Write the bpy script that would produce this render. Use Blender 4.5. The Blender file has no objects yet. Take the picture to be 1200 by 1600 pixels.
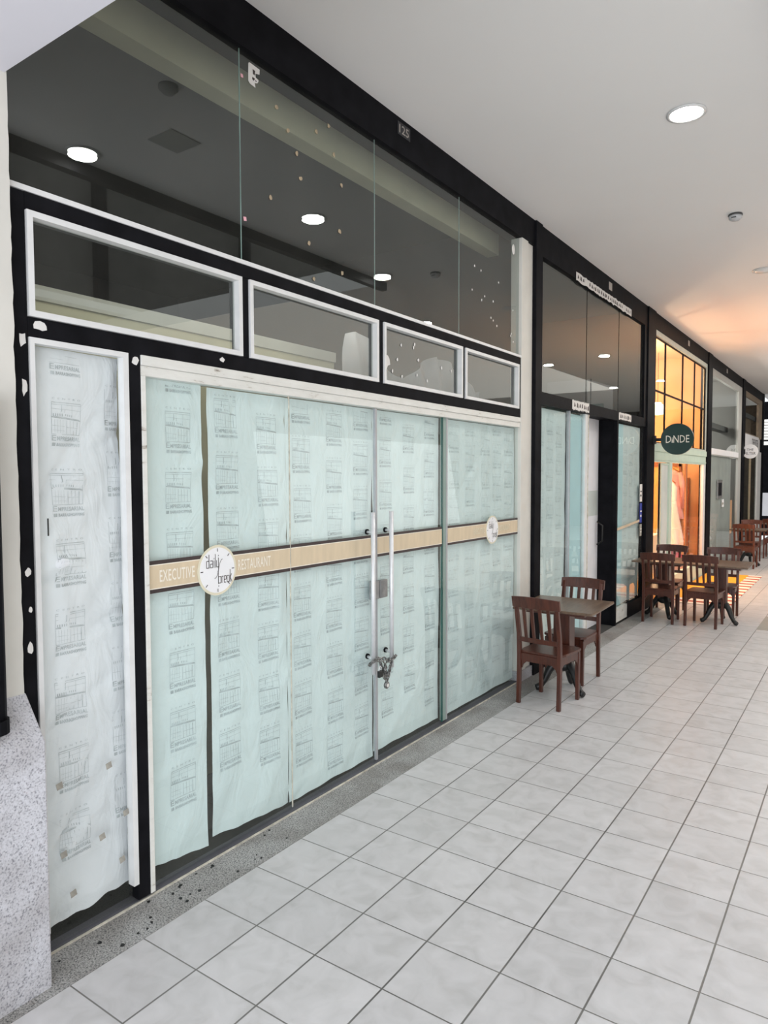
import bpy, math, random
from mathutils import Vector, noise
random.seed(7)
D=bpy.data
COL=bpy.context.scene.collection
R=math.radians
# ------------------------------------------------------------------ materials
def new_mat(name):
    m=D.materials.new(name); m.use_nodes=True
    nt=m.node_tree; nt.nodes.clear()
    out=nt.nodes.new('ShaderNodeOutputMaterial')
    return m,nt,out
def N(nt,t,**kw):
    n=nt.nodes.new(t)
    for k,v in kw.items():
        if k.startswith('i_'):
            key=k[2:]
            n.inputs[int(key) if key.isdigit() else key.replace('_',' ')].default_value=v
        else: setattr(n,k,v)
    return n
def ramp(nt,stops):
    r=nt.nodes.new('ShaderNodeValToRGB')
    e=r.color_ramp.elements
    while len(e)>1: e.remove(e[-1])
    e[0].position=stops[0][0]; e[0].color=(*stops[0][1],1)
    for p,c in stops[1:]:
        x=e.new(p); x.color=(*c,1)
    return r
def plain(name,c,rough=.5,metal=0,var=.12,scale=6,spec=.5,emis=None,es=0,bump=0,stretch=None):
    m,nt,out=new_mat(name)
    b=N(nt,'ShaderNodeBsdfPrincipled'); b.inputs['Roughness'].default_value=rough
    b.inputs['Metallic'].default_value=metal
    b.inputs['Specular IOR Level'].default_value=spec
    tc=N(nt,'ShaderNodeTexCoord'); src=tc.outputs['Object']
    if stretch:
        mp=N(nt,'ShaderNodeMapping'); mp.inputs['Scale'].default_value=stretch
        nt.links.new(src,mp.inputs[0]); src=mp.outputs[0]
    no=N(nt,'ShaderNodeTexNoise'); no.inputs['Scale'].default_value=scale; no.inputs['Detail'].default_value=5
    nt.links.new(src,no.inputs['Vector'])
    rp=ramp(nt,[(.3,tuple(x*(1-var) for x in c)),(.7,tuple(min(1,x*(1+var)) for x in c))])
    nt.links.new(no.outputs['Fac'],rp.inputs[0]); nt.links.new(rp.outputs[0],b.inputs['Base Color'])
    if emis: b.inputs['Emission Color'].default_value=(*emis,1); b.inputs['Emission Strength'].default_value=es
    if bump:
        bp=N(nt,'ShaderNodeBump'); bp.inputs['Strength'].default_value=bump; bp.inputs['Distance'].default_value=.01
        nt.links.new(no.outputs['Fac'],bp.inputs['Height']); nt.links.new(bp.outputs[0],b.inputs['Normal'])
    nt.links.new(b.outputs[0],out.inputs[0]); return m
def glass(name,tint,r0=.075,rough=0.0,dirt_haze=0.0):
    """flat architectural glass: tinted see-through plus a Schlick reflection, same from either side"""
    m,nt,out=new_mat(name)
    g=N(nt,'ShaderNodeNewGeometry')
    dot=N(nt,'ShaderNodeVectorMath',operation='DOT_PRODUCT')
    nt.links.new(g.outputs['Normal'],dot.inputs[0]); nt.links.new(g.outputs['Incoming'],dot.inputs[1])
    ab=N(nt,'ShaderNodeMath',operation='ABSOLUTE'); nt.links.new(dot.outputs['Value'],ab.inputs[0])
    s=N(nt,'ShaderNodeMath',operation='SUBTRACT'); s.inputs[0].default_value=1; nt.links.new(ab.outputs[0],s.inputs[1])
    pw=N(nt,'ShaderNodeMath',operation='POWER'); nt.links.new(s.outputs[0],pw.inputs[0]); pw.inputs[1].default_value=5
    ma=N(nt,'ShaderNodeMath',operation='MULTIPLY_ADD'); nt.links.new(pw.outputs[0],ma.inputs[0]); ma.inputs[1].default_value=1-r0; ma.inputs[2].default_value=r0
    tr=N(nt,'ShaderNodeBsdfTransparent'); tr.inputs[0].default_value=(*tint,1)
    gl=N(nt,'ShaderNodeBsdfGlossy'); gl.inputs['Roughness'].default_value=rough; gl.inputs['Color'].default_value=(.95,1,.98,1)
    mx=N(nt,'ShaderNodeMixShader'); nt.links.new(ma.outputs[0],mx.inputs[0]); nt.links.new(tr.outputs[0],mx.inputs[1]); nt.links.new(gl.outputs[0],mx.inputs[2])
    last=mx
    if dirt_haze>0:  # noisy grey veil: dirt, and a painted-in haze of reflected light
        tc=N(nt,'ShaderNodeTexCoord'); no=N(nt,'ShaderNodeTexNoise'); no.inputs['Scale'].default_value=2.2; no.inputs['Detail'].default_value=8
        nt.links.new(tc.outputs['Object'],no.inputs['Vector'])
        mr=N(nt,'ShaderNodeMapRange'); mr.inputs[1].default_value=.35; mr.inputs[2].default_value=.8; mr.inputs[3].default_value=dirt_haze*.35; mr.inputs[4].default_value=dirt_haze
        nt.links.new(no.outputs['Fac'],mr.inputs[0])
        df=N(nt,'ShaderNodeBsdfDiffuse'); df.inputs[0].default_value=(.55,.53,.48,1)
        m2=N(nt,'ShaderNodeMixShader'); nt.links.new(mr.outputs[0],m2.inputs[0]); nt.links.new(mx.outputs[0],m2.inputs[1]); nt.links.new(df.outputs[0],m2.inputs[2]); last=m2
    nt.links.new(last.outputs[0],out.inputs[0]); return m
def emit(name,c,s):
    m,nt,out=new_mat(name); e=N(nt,'ShaderNodeEmission'); e.inputs[0].default_value=(*c,1); e.inputs[1].default_value=s
    nt.links.new(e.outputs[0],out.inputs[0]); return m
TILE=.33; TX=1.5574-.99-.33; TY=2.4208
def floor_mat():
    m,nt,out=new_mat('ceramic_tiles')
    g=N(nt,'ShaderNodeNewGeometry'); sep=N(nt,'ShaderNodeSeparateXYZ'); nt.links.new(g.outputs['Position'],sep.inputs[0])
    def M(op,a,b=None,c=None):
        n=N(nt,'ShaderNodeMath',operation=op)
        for i,v in enumerate((a,b,c)):
            if v is None: continue
            if isinstance(v,(int,float)): n.inputs[i].default_value=v
            else: nt.links.new(v,n.inputs[i])
        return n.outputs[0]
    # faint drift so grout lines are not ruler straight
    dn=N(nt,'ShaderNodeTexNoise'); dn.inputs['Scale'].default_value=1.3; nt.links.new(g.outputs['Position'],dn.inputs['Vector'])
    dr=M('MULTIPLY_ADD',dn.outputs['Fac'],.006,-.003)
    u=M('DIVIDE',M('ADD',M('SUBTRACT',sep.outputs[0],TX),dr),TILE); v=M('DIVIDE',M('ADD',M('SUBTRACT',sep.outputs[1],TY),dr),TILE)
    fu=M('FLOOR',u); fv=M('FLOOR',v)
    cu=M('ABSOLUTE',M('SUBTRACT',M('SUBTRACT',u,fu),.5)); cv=M('ABSOLUTE',M('SUBTRACT',M('SUBTRACT',v,fv),.5))
    mx=M('MAXIMUM',M('ADD',cu,.0028),cv)
    edge=N(nt,'ShaderNodeMapRange'); edge.interpolation_type='SMOOTHSTEP'
    nt.links.new(mx,edge.inputs[0]); edge.inputs[1].default_value=.4885; edge.inputs[2].default_value=.4945
    cb=N(nt,'ShaderNodeCombineXYZ'); nt.links.new(fu,cb.inputs[0]); nt.links.new(fv,cb.inputs[1])
    wn=N(nt,'ShaderNodeTexWhiteNoise'); nt.links.new(cb.outputs[0],wn.inputs['Vector'])
    of=N(nt,'ShaderNodeVectorMath',operation='MULTIPLY_ADD'); nt.links.new(wn.outputs['Color'],of.inputs[0]); of.inputs[1].default_value=(9,9,9); nt.links.new(g.outputs['Position'],of.inputs[2])
    n1=N(nt,'ShaderNodeTexNoise'); n1.inputs['Scale'].default_value=9; n1.inputs['Detail'].default_value=7; n1.inputs['Distortion'].default_value=.8; nt.links.new(of.outputs[0],n1.inputs['Vector'])
    r1=ramp(nt,[(.28,(.49,.480,.478)),(.5,(.56,.549,.552)),(.72,(.61,.598,.604))]); nt.links.new(n1.outputs['Fac'],r1.inputs[0])
    vv=M('MULTIPLY_ADD',wn.outputs['Value'],.09,.93)
    mc=N(nt,'ShaderNodeVectorMath',operation='SCALE'); nt.links.new(r1.outputs[0],mc.inputs[0]); nt.links.new(vv,mc.inputs['Scale'])
    n2=N(nt,'ShaderNodeTexNoise'); n2.inputs['Scale'].default_value=1.1; nt.links.new(g.outputs['Position'],n2.inputs['Vector'])
    gr=ramp(nt,[(.42,(.17,.165,.155)),(.62,(.10,.095,.09)),(.72,(.015,.015,.015))]); nt.links.new(n2.outputs['Fac'],gr.inputs[0])
    mix=N(nt,'ShaderNodeMix',data_type='RGBA'); nt.links.new(edge.outputs[0],mix.inputs[0]); nt.links.new(mc.outputs[0],mix.inputs[6]); nt.links.new(gr.outputs[0],mix.inputs[7])
    b=N(nt,'ShaderNodeBsdfPrincipled'); nt.links.new(mix.outputs[2],b.inputs['Base Color'])
    rr=N(nt,'ShaderNodeMapRange'); nt.links.new(n1.outputs['Fac'],rr.inputs[0]); rr.inputs[3].default_value=.24; rr.inputs[4].default_value=.46
    nt.links.new(rr.outputs[0],b.inputs['Roughness'])
    bp=N(nt,'ShaderNodeBump'); bp.invert=True; bp.inputs['Strength'].default_value=.35; bp.inputs['Distance'].default_value=.004; nt.links.new(edge.outputs[0],bp.inputs['Height'])
    nt.links.new(bp.outputs[0],b.inputs['Normal'])
    nt.links.new(b.outputs[0],out.inputs[0]); return m
def granite(name,lo,mid,hi,sc=90,rough=.7,dark=(.06,.06,.07),stain=True):
    m,nt,out=new_mat(name); g=N(nt,'ShaderNodeNewGeometry')
    n1=N(nt,'ShaderNodeTexNoise'); n1.inputs['Scale'].default_value=sc; n1.inputs['Detail'].default_value=3; nt.links.new(g.outputs['Position'],n1.inputs['Vector'])
    r=ramp(nt,[(.33,dark),(.42,lo),(.52,mid),(.68,hi)]); nt.links.new(n1.outputs['Fac'],r.inputs[0])
    n2=N(nt,'ShaderNodeTexNoise'); n2.inputs['Scale'].default_value=3.2; n2.inputs['Detail'].default_value=6; nt.links.new(g.outputs['Position'],n2.inputs['Vector'])
    r2=ramp(nt,[(.35,(.60,.57,.54)),(.62,(1,1,1))]); nt.links.new(n2.outputs['Fac'],r2.inputs[0])
    mx=N(nt,'ShaderNodeMix',data_type='RGBA',blend_type='MULTIPLY'); mx.inputs[0].default_value=.8 if stain else .3
    nt.links.new(r.outputs[0],mx.inputs[6]); nt.links.new(r2.outputs[0],mx.inputs[7])
    b=N(nt,'ShaderNodeBsdfPrincipled'); b.inputs['Roughness'].default_value=rough; nt.links.new(mx.outputs[2],b.inputs['Base Color'])
    bp=N(nt,'ShaderNodeBump'); bp.inputs['Strength'].default_value=.3; bp.inputs['Distance'].default_value=.004; nt.links.new(n1.outputs['Fac'],bp.inputs['Height']); nt.links.new(bp.outputs[0],b.inputs['Normal'])
    nt.links.new(b.outputs[0],out.inputs[0]); return m
def paper_mat(name,c,trans=.35):
    m,nt,out=new_mat(name)
    tc=N(nt,'ShaderNodeTexCoord'); no=N(nt,'ShaderNodeTexNoise'); no.inputs['Scale'].default_value=3; no.inputs['Detail'].default_value=6
    nt.links.new(tc.outputs['Object'],no.inputs['Vector'])
    r=ramp(nt,[(.3,tuple(x*.92 for x in c)),(.7,c)]); nt.links.new(no.outputs['Fac'],r.inputs[0])
    df=N(nt,'ShaderNodeBsdfDiffuse'); nt.links.new(r.outputs[0],df.inputs[0])
    gl=N(nt,'ShaderNodeBsdfGlossy'); gl.inputs['Roughness'].default_value=.45; gl.inputs['Color'].default_value=(.8,.85,.9,1)
    mx=N(nt,'ShaderNodeMixShader'); mx.inputs[0].default_value=.05
    bp=N(nt,'ShaderNodeBump'); bp.inputs['Strength'].default_value=.55; bp.inputs['Distance'].default_value=.03
    n3=N(nt,'ShaderNodeTexNoise'); n3.inputs['Scale'].default_value=5; n3.inputs['Detail'].default_value=3; n3.inputs['Distortion'].default_value=1.2
    mp=N(nt,'ShaderNodeMapping'); mp.inputs['Scale'].default_value=(1,1.3,.7); mp.inputs['Rotation'].default_value=(.5,0,0); nt.links.new(tc.outputs['Object'],mp.inputs[0]); nt.links.new(mp.outputs[0],n3.inputs['Vector'])
    nt.links.new(n3.outputs['Fac'],bp.inputs['Height']); nt.links.new(bp.outputs[0],df.inputs['Normal'])
    nt.links.new(df.outputs[0],mx.inputs[1]); nt.links.new(gl.outputs[0],mx.inputs[2])
    nt.links.new(mx.outputs[0],out.inputs[0]); return m
def rug_mat():
    m,nt,out=new_mat('striped_rug'); g=N(nt,'ShaderNodeNewGeometry'); sep=N(nt,'ShaderNodeSeparateXYZ'); nt.links.new(g.outputs['Position'],sep.inputs[0])
    def M(op,a,b=0):
        n=N(nt,'ShaderNodeMath',operation=op)
        for i,v in enumerate((a,b)):
            if isinstance(v,(int,float)): n.inputs[i].default_value=v
            else: nt.links.new(v,n.inputs[i])
        return n.outputs[0]
    st=M('GREATER_THAN',M('FRACT',M('DIVIDE',sep.outputs[1],.34)),.62)
    mix=N(nt,'ShaderNodeMix',data_type='RGBA'); nt.links.new(st,mix.inputs[0]); mix.inputs[6].default_value=(.82,.72,.62,1); mix.inputs[7].default_value=(.42,.06,.03,1)
    c=M('MULTIPLY',M('LESS_THAN',sep.outputs[0],.80),M('GREATER_THAN',sep.outputs[1],11.75))
    mix2=N(nt,'ShaderNodeMix',data_type='RGBA'); nt.links.new(c,mix2.inputs[0]); nt.links.new(mix.outputs[2],mix2.inputs[6]); mix2.inputs[7].default_value=(.95,.36,.02,1)
    b=N(nt,'ShaderNodeBsdfPrincipled'); b.inputs['Roughness'].default_value=.9; nt.links.new(mix2.outputs[2],b.inputs['Base Color']); nt.links.new(b.outputs[0],out.inputs[0]); return m
def peel_mat():
    m,nt,out=new_mat('peeling_white_paint'); tc=N(nt,'ShaderNodeTexCoord')
    mp=N(nt,'ShaderNodeMapping'); mp.inputs['Scale'].default_value=(1,2.2,9); nt.links.new(tc.outputs['Object'],mp.inputs[0])
    n=N(nt,'ShaderNodeTexNoise'); n.inputs['Scale'].default_value=2.4; n.inputs['Detail'].default_value=8; n.inputs['Roughness'].default_value=.7; nt.links.new(mp.outputs[0],n.inputs['Vector'])
    r=ramp(nt,[(.30,(.22,.19,.16)),(.36,(.55,.52,.47)),(.40,(.70,.69,.65)),(.7,(.78,.775,.74))]); nt.links.new(n.outputs['Fac'],r.inputs[0])
    b=N(nt,'ShaderNodeBsdfPrincipled'); b.inputs['Roughness'].default_value=.6; nt.links.new(r.outputs[0],b.inputs['Base Color'])
    bp=N(nt,'ShaderNodeBump'); bp.inputs['Strength'].default_value=.4; bp.inputs['Distance'].default_value=.005; nt.links.new(n.outputs['Fac'],bp.inputs['Height']); nt.links.new(bp.outputs[0],b.inputs['Normal'])
    nt.links.new(b.outputs[0],out.inputs[0]); return m
def wood(name,c1,c2,rough=.35,axis='y'):
    m,nt,out=new_mat(name); tc=N(nt,'ShaderNodeTexCoord'); mp=N(nt,'ShaderNodeMapping')
    mp.inputs['Scale'].default_value={'y':(14,1.6,14),'z':(14,14,1.6),'x':(1.6,14,14)}[axis]
    nt.links.new(tc.outputs['Object'],mp.inputs[0])
    n=N(nt,'ShaderNodeTexNoise'); n.inputs['Scale'].default_value=2.5; n.inputs['Detail'].default_value=7; n.inputs['Distortion'].default_value=1.2; nt.links.new(mp.outputs[0],n.inputs['Vector'])
    r=ramp(nt,[(.3,c1),(.7,c2)]); nt.links.new(n.outputs['Fac'],r.inputs[0])
    b=N(nt,'ShaderNodeBsdfPrincipled'); b.inputs['Roughness'].default_value=rough; nt.links.new(r.outputs[0],b.inputs['Base Color']); nt.links.new(b.outputs[0],out.inputs[0]); return m
M={}
M['floor']=floor_mat()
M['granite']=granite('grey_granite_sill',(.24,.24,.235),(.36,.36,.35),(.50,.49,.48),150)
M['plinth']=granite('speckled_plinth_granite',(.47,.47,.51),(.56,.56,.60),(.62,.62,.67),150,.65,dark=(.24,.24,.27))
M['ceil']=plain('ceiling_paint',(.83,.81,.79),.9,var=.02,scale=.6)
M['cream']=plain('cream_wall_paint',(.62,.60,.52),.7,var=.05,scale=2)
M['pilaster']=plain('pale_beige_paint',(.64,.62,.575),.55,var=.05,scale=5,bump=.25)
M['soffit']=plain('white_soffit_paint',(.70,.69,.75),.8,var=.02,scale=1)
M['black']=plain('black_painted_steel',(.009,.009,.011),.5,var=.3,scale=8,spec=.04)
M['alu']=plain('white_aluminium_frame',(.72,.72,.72),.4,var=.05,scale=12)
M['grey_alu']=plain('grey_aluminium_frame',(.42,.42,.44),.35,metal=.3,var=.08,scale=10)
M['peel']=peel_mat()
M['glass_dark']=glass('clear_glass_upper',(.82,.86,.84),.11,dirt_haze=.045)  # veil lifts the pane's tone to imitate the reflected grey ceiling
M['glass_green']=glass('greenish_door_glass',(.905,.965,.96),.08,dirt_haze=.05)
M['glass_clear']=glass('clear_glass',(.97,.98,.97),.06)
M['joint_pale']=plain('pale_green_glass_joint',(.22,.32,.29),.3,var=.4,scale=3)
M['greengrey']=plain('grey_green_channel',(.25,.33,.30),.4,var=.1)
M['glass_edge']=plain('green_glass_edge',(.03,.10,.085),.15,var=.1)
M['int_dark']=plain('unlit_interior',(.05,.05,.048),.95,var=.15,scale=1.5)  # room's lack of light is put into this dark base colour
M['int_dark2']=plain('unlit_interior_ceiling',(.075,.075,.072),.95,var=.1,scale=1.2)  # likewise darkened in colour for the unlit ceiling
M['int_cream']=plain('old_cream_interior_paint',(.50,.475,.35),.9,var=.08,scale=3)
M['int_white']=plain('interior_strip_white',(.5,.5,.47),.8,var=.08,scale=3)
M['paper']=paper_mat('white_printed_paper',(.83,.885,.89))
M['paper_left']=paper_mat('white_printed_paper_soft',(.82,.85,.885))
M['paper_blue']=plain('light_blue_film',(.60,.80,.85),.6,var=.04,scale=3)
M['paper_plain']=plain('plain_white_paper',(.78,.78,.82),.7,var=.05,scale=4)
M['ink']=plain('grey_print_ink',(.50,.54,.56),.8,var=.25,scale=25)
M['ink_soft']=plain('pale_grey_print_ink',(.66,.71,.72),.8,var=.2,scale=25)
M['beige']=plain('beige_vinyl',(.66,.54,.38),.45,var=.06,scale=4,stretch=(1,6,1))
M['brown']=plain('dark_brown_vinyl',(.045,.03,.03),.45,var=.1)
M['white']=plain('white_vinyl',(.84,.84,.86),.45,var=.03)
M['cream_vinyl']=plain('cream_lettering',(.86,.80,.70),.5,var=.03)
M['ring']=plain('pale_sand_vinyl',(.72,.67,.52),.45,var=.03)
M['steel']=plain('brushed_steel_tube',(.74,.74,.76),.42,metal=.35,var=.05,scale=30)
M['chrome']=plain('dull_chain_steel',(.24,.235,.23),.35,metal=.85,var=.5,scale=60)
M['lock']=plain('aged_metal_lock_case',(.30,.30,.30),.4,metal=.5,var=.15,scale=20)
M['wood']=wood('dark_red_brown_wood',(.048,.0135,.008),(.098,.027,.0145),.30,'z')
M['wood_far']=wood('reddish_brown_wood',(.085,.022,.011),(.16,.042,.022),.34,'z')
M['top']=wood('worn_brown_tabletop',(.085,.052,.034),(.17,.11,.072),.3,'y')
M['iron']=plain('black_cast_iron',(.012,.012,.012),.4,var=.3,scale=20,spec=.4)
M['green_sign']=plain('dark_green_sign_face',(.006,.032,.026),.35,var=.05)
M['green_board']=plain('green_directional_board',(.01,.05,.04),.4,var=.05)
M['mint']=plain('mint_green_frame',(.52,.64,.55),.45,var=.05)
M['mintgrey']=plain('pale_mint_grey_frame',(.52,.56,.50),.45,var=.05)
M['orange']=plain('warm_orange_wall',(.86,.52,.28),.85,var=.06,scale=2)
M['peach']=plain('warm_peach_wall',(.85,.62,.42),.85,var=.05,scale=2)
M['panel_orange']=plain('orange_niche_panel',(.88,.50,.16),.6,var=.05)
M['wood_brown']=plain('brown_frame_wood',(.34,.13,.05),.5,var=.15)
M['pink']=plain('pink_cloth',(.78,.40,.38),.85,var=.08,scale=12)
M['blush']=plain('blush_white_cloth',(.85,.66,.62),.85,var=.06,scale=12)
M['whitecloth']=plain('white_cloth',(.85,.80,.74),.85,var=.04)
M['red']=plain('deep_pink_fabric',(.70,.05,.10),.8,var=.2)
M['greywall']=plain('light_grey_shop_wall',(.42,.42,.40),.85,var=.05,scale=2)
M['greydark']=plain('mid_grey_band',(.16,.17,.17),.8,var=.05)
M['curtain']=plain('brown_vertical_blind',(.24,.19,.14),.85,var=.15,scale=14)
M['film']=plain('frosted_glass_film',(.58,.63,.61),.5,var=.12,scale=2.5)
M['lamp_on']=emit('lit_lamp_lens',(1,.985,.95),26)
M['lamp_off']=plain('unlit_lamp_lens',(.75,.75,.74),.3,var=.02)
M['lampshade']=emit('warm_lampshade',(1,.62,.28),2.2)
M['rim']=plain('white_lamp_rim',(.70,.70,.69),.4,var=.02)
M['detector']=plain('off_white_plastic',(.50,.50,.51),.45,var=.03)
M['detector_dark']=plain('dark_vent_plastic',(.06,.06,.06),.5)
M['spot_brown']=plain('dried_adhesive',(.38,.30,.20),.7,var=.25,scale=40)
M['spot_grey']=plain('dull_tape_square',(.36,.34,.30),.7,var=.2,scale=30)
M['pinkstick']=plain('pink_sticker',(.80,.42,.48),.6,var=.05)
M['torn']=plain('torn_white_paper',(.74,.72,.70),.8,var=.05,scale=20)
M['number']=plain('number_plate_metal',(.035,.035,.04),.35,metal=.5)
M['number_txt']=plain('pale_number_paint',(.42,.38,.35),.5)
M['plastic_sheet']=plain('grey_crumpled_plastic',(.30,.30,.33),.5,var=.2,scale=4,bump=.8)
M['darkbox']=plain('dark_grey_housing',(.10,.10,.115),.6,var=.08)
M['rug']=rug_mat()
M['inset']=plain('grey_floor_inset',(.30,.29,.26),.5,var=.06)
M['louver']=plain('white_louver_glow',(.80,.80,.78),.6,emis=(1,1,.95),es=.5)  # emission added to brighten the blades, which are no lamp
M['skin']=plain('dull_strip',(.55,.52,.45),.6,var=.3,scale=20)
M['blue']=plain('blue_notice',(.03,.05,.35),.5,var=.1)
M['brick']=plain('dark_brick_wall',(.17,.16,.145),.9,var=.2,scale=5)
M['tanline']=plain('tan_tape',(.62,.50,.36),.6,var=.1)
M['plant']=plain('green_leaf',(.05,.20,.07),.6,var=.3,scale=12)
# ------------------------------------------------------------------ mesh helpers
class MB:
    def __init__(s): s.v=[]; s.f=[]
    def add(s,vs,fs):
        n=len(s.v); s.v+= [tuple(v) for v in vs]; s.f+=[tuple(i+n for i in f) for f in fs]; return s
    def box(s,x0,x1,y0,y1,z0,z1):
        s.add([(x0,y0,z0),(x1,y0,z0),(x1,y1,z0),(x0,y1,z0),(x0,y0,z1),(x1,y0,z1),(x1,y1,z1),(x0,y1,z1)],
              [(0,3,2,1),(4,5,6,7),(0,1,5,4),(1,2,6,5),(2,3,7,6),(3,0,4,7)]); return s
    def quadx(s,x,y0,y1,z0,z1): s.add([(x,y0,z0),(x,y1,z0),(x,y1,z1),(x,y0,z1)],[(0,1,2,3)]); return s
    def frame(s,x0,x1,y0,y1,z0,z1,w,wt=None,wb=None,wl=None,wr=None):
        wt=w if wt is None else wt; wb=w if wb is None else wb; wl=w if wl is None else wl; wr=w if wr is None else wr
        s.box(x0,x1,y0,y0+wl,z0,z1); s.box(x0,x1,y1-wr,y1,z0,z1)
        s.box(x0,x1,y0+wl,y1-wr,z1-wt,z1)
        if wb>0: s.box(x0,x1,y0+wl,y1-wr,z0,z0+wb)
        return s
    def tube(s,pts,r,n=10,rs=None,cap=True):
        pts=[Vector(p) for p in pts]; rings=[]; base=len(s.v); up=None
        for i,p in enumerate(pts):
            d=(pts[min(i+1,len(pts)-1)]-pts[max(i-1,0)]).normalized()
            if up is None: up=Vector((0,0,1)) if abs(d.z)<.9 else Vector((1,0,0))
            a=d.cross(up).normalized(); b=a.cross(d).normalized(); up=b
            rr=rs[i] if rs else r
            for k in range(n):
                t=2*math.pi*k/n; s.v.append(tuple(p+a*math.cos(t)*rr+b*math.sin(t)*rr))
        for i in range(len(pts)-1):
            for k in range(n):
                a0=base+i*n+k; b0=base+i*n+(k+1)%n
                s.f.append((a0,b0,b0+n,a0+n))
        if cap:
            s.f.append(tuple(base+k for k in range(n))[::-1]); e=base+(len(pts)-1)*n
            s.f.append(tuple(e+k for k in range(n)))
        return s
    def lathe(s,prof,c=(0,0,0),n=32,axis='z'):
        base=len(s.v)
        for r,h in prof:
            for k in range(n):
                t=2*math.pi*k/n; a=r*math.cos(t); b=r*math.sin(t)
                if axis=='z': p=(c[0]+a,c[1]+b,c[2]+h)
                elif axis=='x': p=(c[0]+h,c[1]+a,c[2]+b)
                else: p=(c[0]+a,c[1]+h,c[2]+b)
                s.v.append(p)
        for i in range(len(prof)-1):
            for k in range(n):
                a0=base+i*n+k; b0=base+i*n+(k+1)%n
                s.f.append((a0,b0,b0+n,a0+n))
        s.f.append(tuple(base+k for k in range(n))); e=base+(len(prof)-1)*n; s.f.append(tuple(e+k for k in range(n))[::-1])
        return s
    def torus(s,c,R_,r,ax1,ax2,n=20,m=8,sx=1):
        c=Vector(c); ax1=Vector(ax1).normalized(); ax2=Vector(ax2).normalized(); ax3=ax1.cross(ax2); base=len(s.v)
        for i in range(n):
            t=2*math.pi*i/n; d=ax1*math.cos(t)*sx+ax2*math.sin(t); o=c+d*R_
            dn=(ax1*math.cos(t)+ax2*math.sin(t))
            for k in range(m):
                u=2*math.pi*k/m; s.v.append(tuple(o+dn*math.cos(u)*r+ax3*math.sin(u)*r))
        for i in range(n):
            for k in range(m):
                a=base+i*m+k; b=base+i*m+(k+1)%m; c2=base+((i+1)%n)*m+(k+1)%m; d2=base+((i+1)%n)*m+k
                s.f.append((a,b,c2,d2))
        return s
    def prism(s,poly,h0,h1,plane='xz'):
        """extrude a 2D polygon; plane xz -> extruded along y etc."""
        def P(a,b,h): return {'xz':(a,h,b),'yz':(h,a,b),'xy':(a,b,h)}[plane]
        n=len(poly); s.add([P(a,b,h0) for a,b in poly]+[P(a,b,h1) for a,b in poly],
          [tuple(range(n))[::-1],tuple(range(n,2*n))]+[(i,(i+1)%n,(i+1)%n+n,i+n) for i in range(n)]); return s
    def build(s,name,mat,parent=None,smooth=False,bevel=0,loc=None,recalc=True):
        me=D.meshes.new(name); me.from_pydata(s.v,[],s.f); me.update()
        if recalc:
            import bmesh
            bm=bmesh.new(); bm.from_mesh(me); bmesh.ops.recalc_face_normals(bm,faces=bm.faces)
            if bevel:
                bmesh.ops.bevel(bm,geom=[e for e in bm.edges if e.is_manifold and e.calc_face_angle(0)>.6],offset=bevel,segments=2,affect='EDGES',profile=.5)
            bm.to_mesh(me); bm.free()
        if smooth:
            for p in me.polygons: p.use_smooth=True
        me.materials.append(mat)
        o=D.objects.new(name,me); COL.objects.link(o)
        if parent: o.parent=parent
        if loc: o.location=loc
        return o
def tag(o,label=None,cat=None,group=None,kind=None):
    if label: o['label']=label
    if cat: o['category']=cat
    if group: o['group']=group
    if kind: o['kind']=kind
    return o
def thing(name,label,cat,loc=(0,0,0),rz=0,group=None):
    o=D.objects.new(name,None); COL.objects.link(o); o.location=loc; o.rotation_euler=(0,0,rz); o.empty_display_size=.1
    return tag(o,label,cat,group)
def struct(name,label,mb=None,mat=None,loc=(0,0,0),**k):
    if mb: o=mb.build(name,mat,**k)
    else: o=D.objects.new(name,None); COL.objects.link(o); o.location=loc
    return tag(o,label,STRUCT.get(name.split('_')[0],'structure'),None,'structure')
STRUCT={'wall':'wall','floor':'floor','ceiling':'ceiling','window':'window','door':'door','trim':'trim','baseboard':'baseboard'}
_tc={}
def text_geo(t,spacing=1.0,offset=0.0):
    k=(t,spacing,offset)
    if k in _tc: return _tc[k]
    cu=D.curves.new('txt','FONT'); cu.body=t; cu.size=1; cu.resolution_u=2; cu.space_character=spacing; cu.offset=offset
    ob=D.objects.new('txt',cu); COL.objects.link(ob); bpy.context.view_layer.update()
    me=D.meshes.new_from_object(ob.evaluated_get(bpy.context.evaluated_depsgraph_get()))
    vs=[(v.co.x,v.co.y) for v in me.vertices]; fs=[tuple(p.vertices) for p in me.polygons]
    D.objects.remove(ob); D.curves.remove(cu); D.meshes.remove(me)
    x0=min(v[0] for v in vs); x1=max(v[0] for v in vs); y0=min(v[1] for v in vs); y1=max(v[1] for v in vs)
    vs=[((a-x0)/(x1-x0),(b-y0)/(y1-y0)) for a,b in vs]
    _tc[k]=(vs,fs,(x1-x0)/(y1-y0)); return _tc[k]
def text_fit(mb,t,u0,v0,w,h,P,spacing=1.0,offset=0.0,slant=0):
    """lay text in the box u0..u0+w, v0..v0+h ; P maps (u,v)->xyz"""
    vs,fs,_=text_geo(t,spacing,offset)
    mb.add([P(u0+a*w+slant*b*h,v0+b*h) for a,b in vs],fs)
PX=lambda x:(lambda u,v:(x,u,v))      # on a facade plane, seen from +x : u=y, v=z
PY=lambda y:(lambda u,v:(u,y,v))      # on a plane facing -y
# ------------------------------------------------------------------ constants of the place
CZ=4.345; YEND=27.0
BAYS=[6.35,10.60,15.13,19.62]
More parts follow.
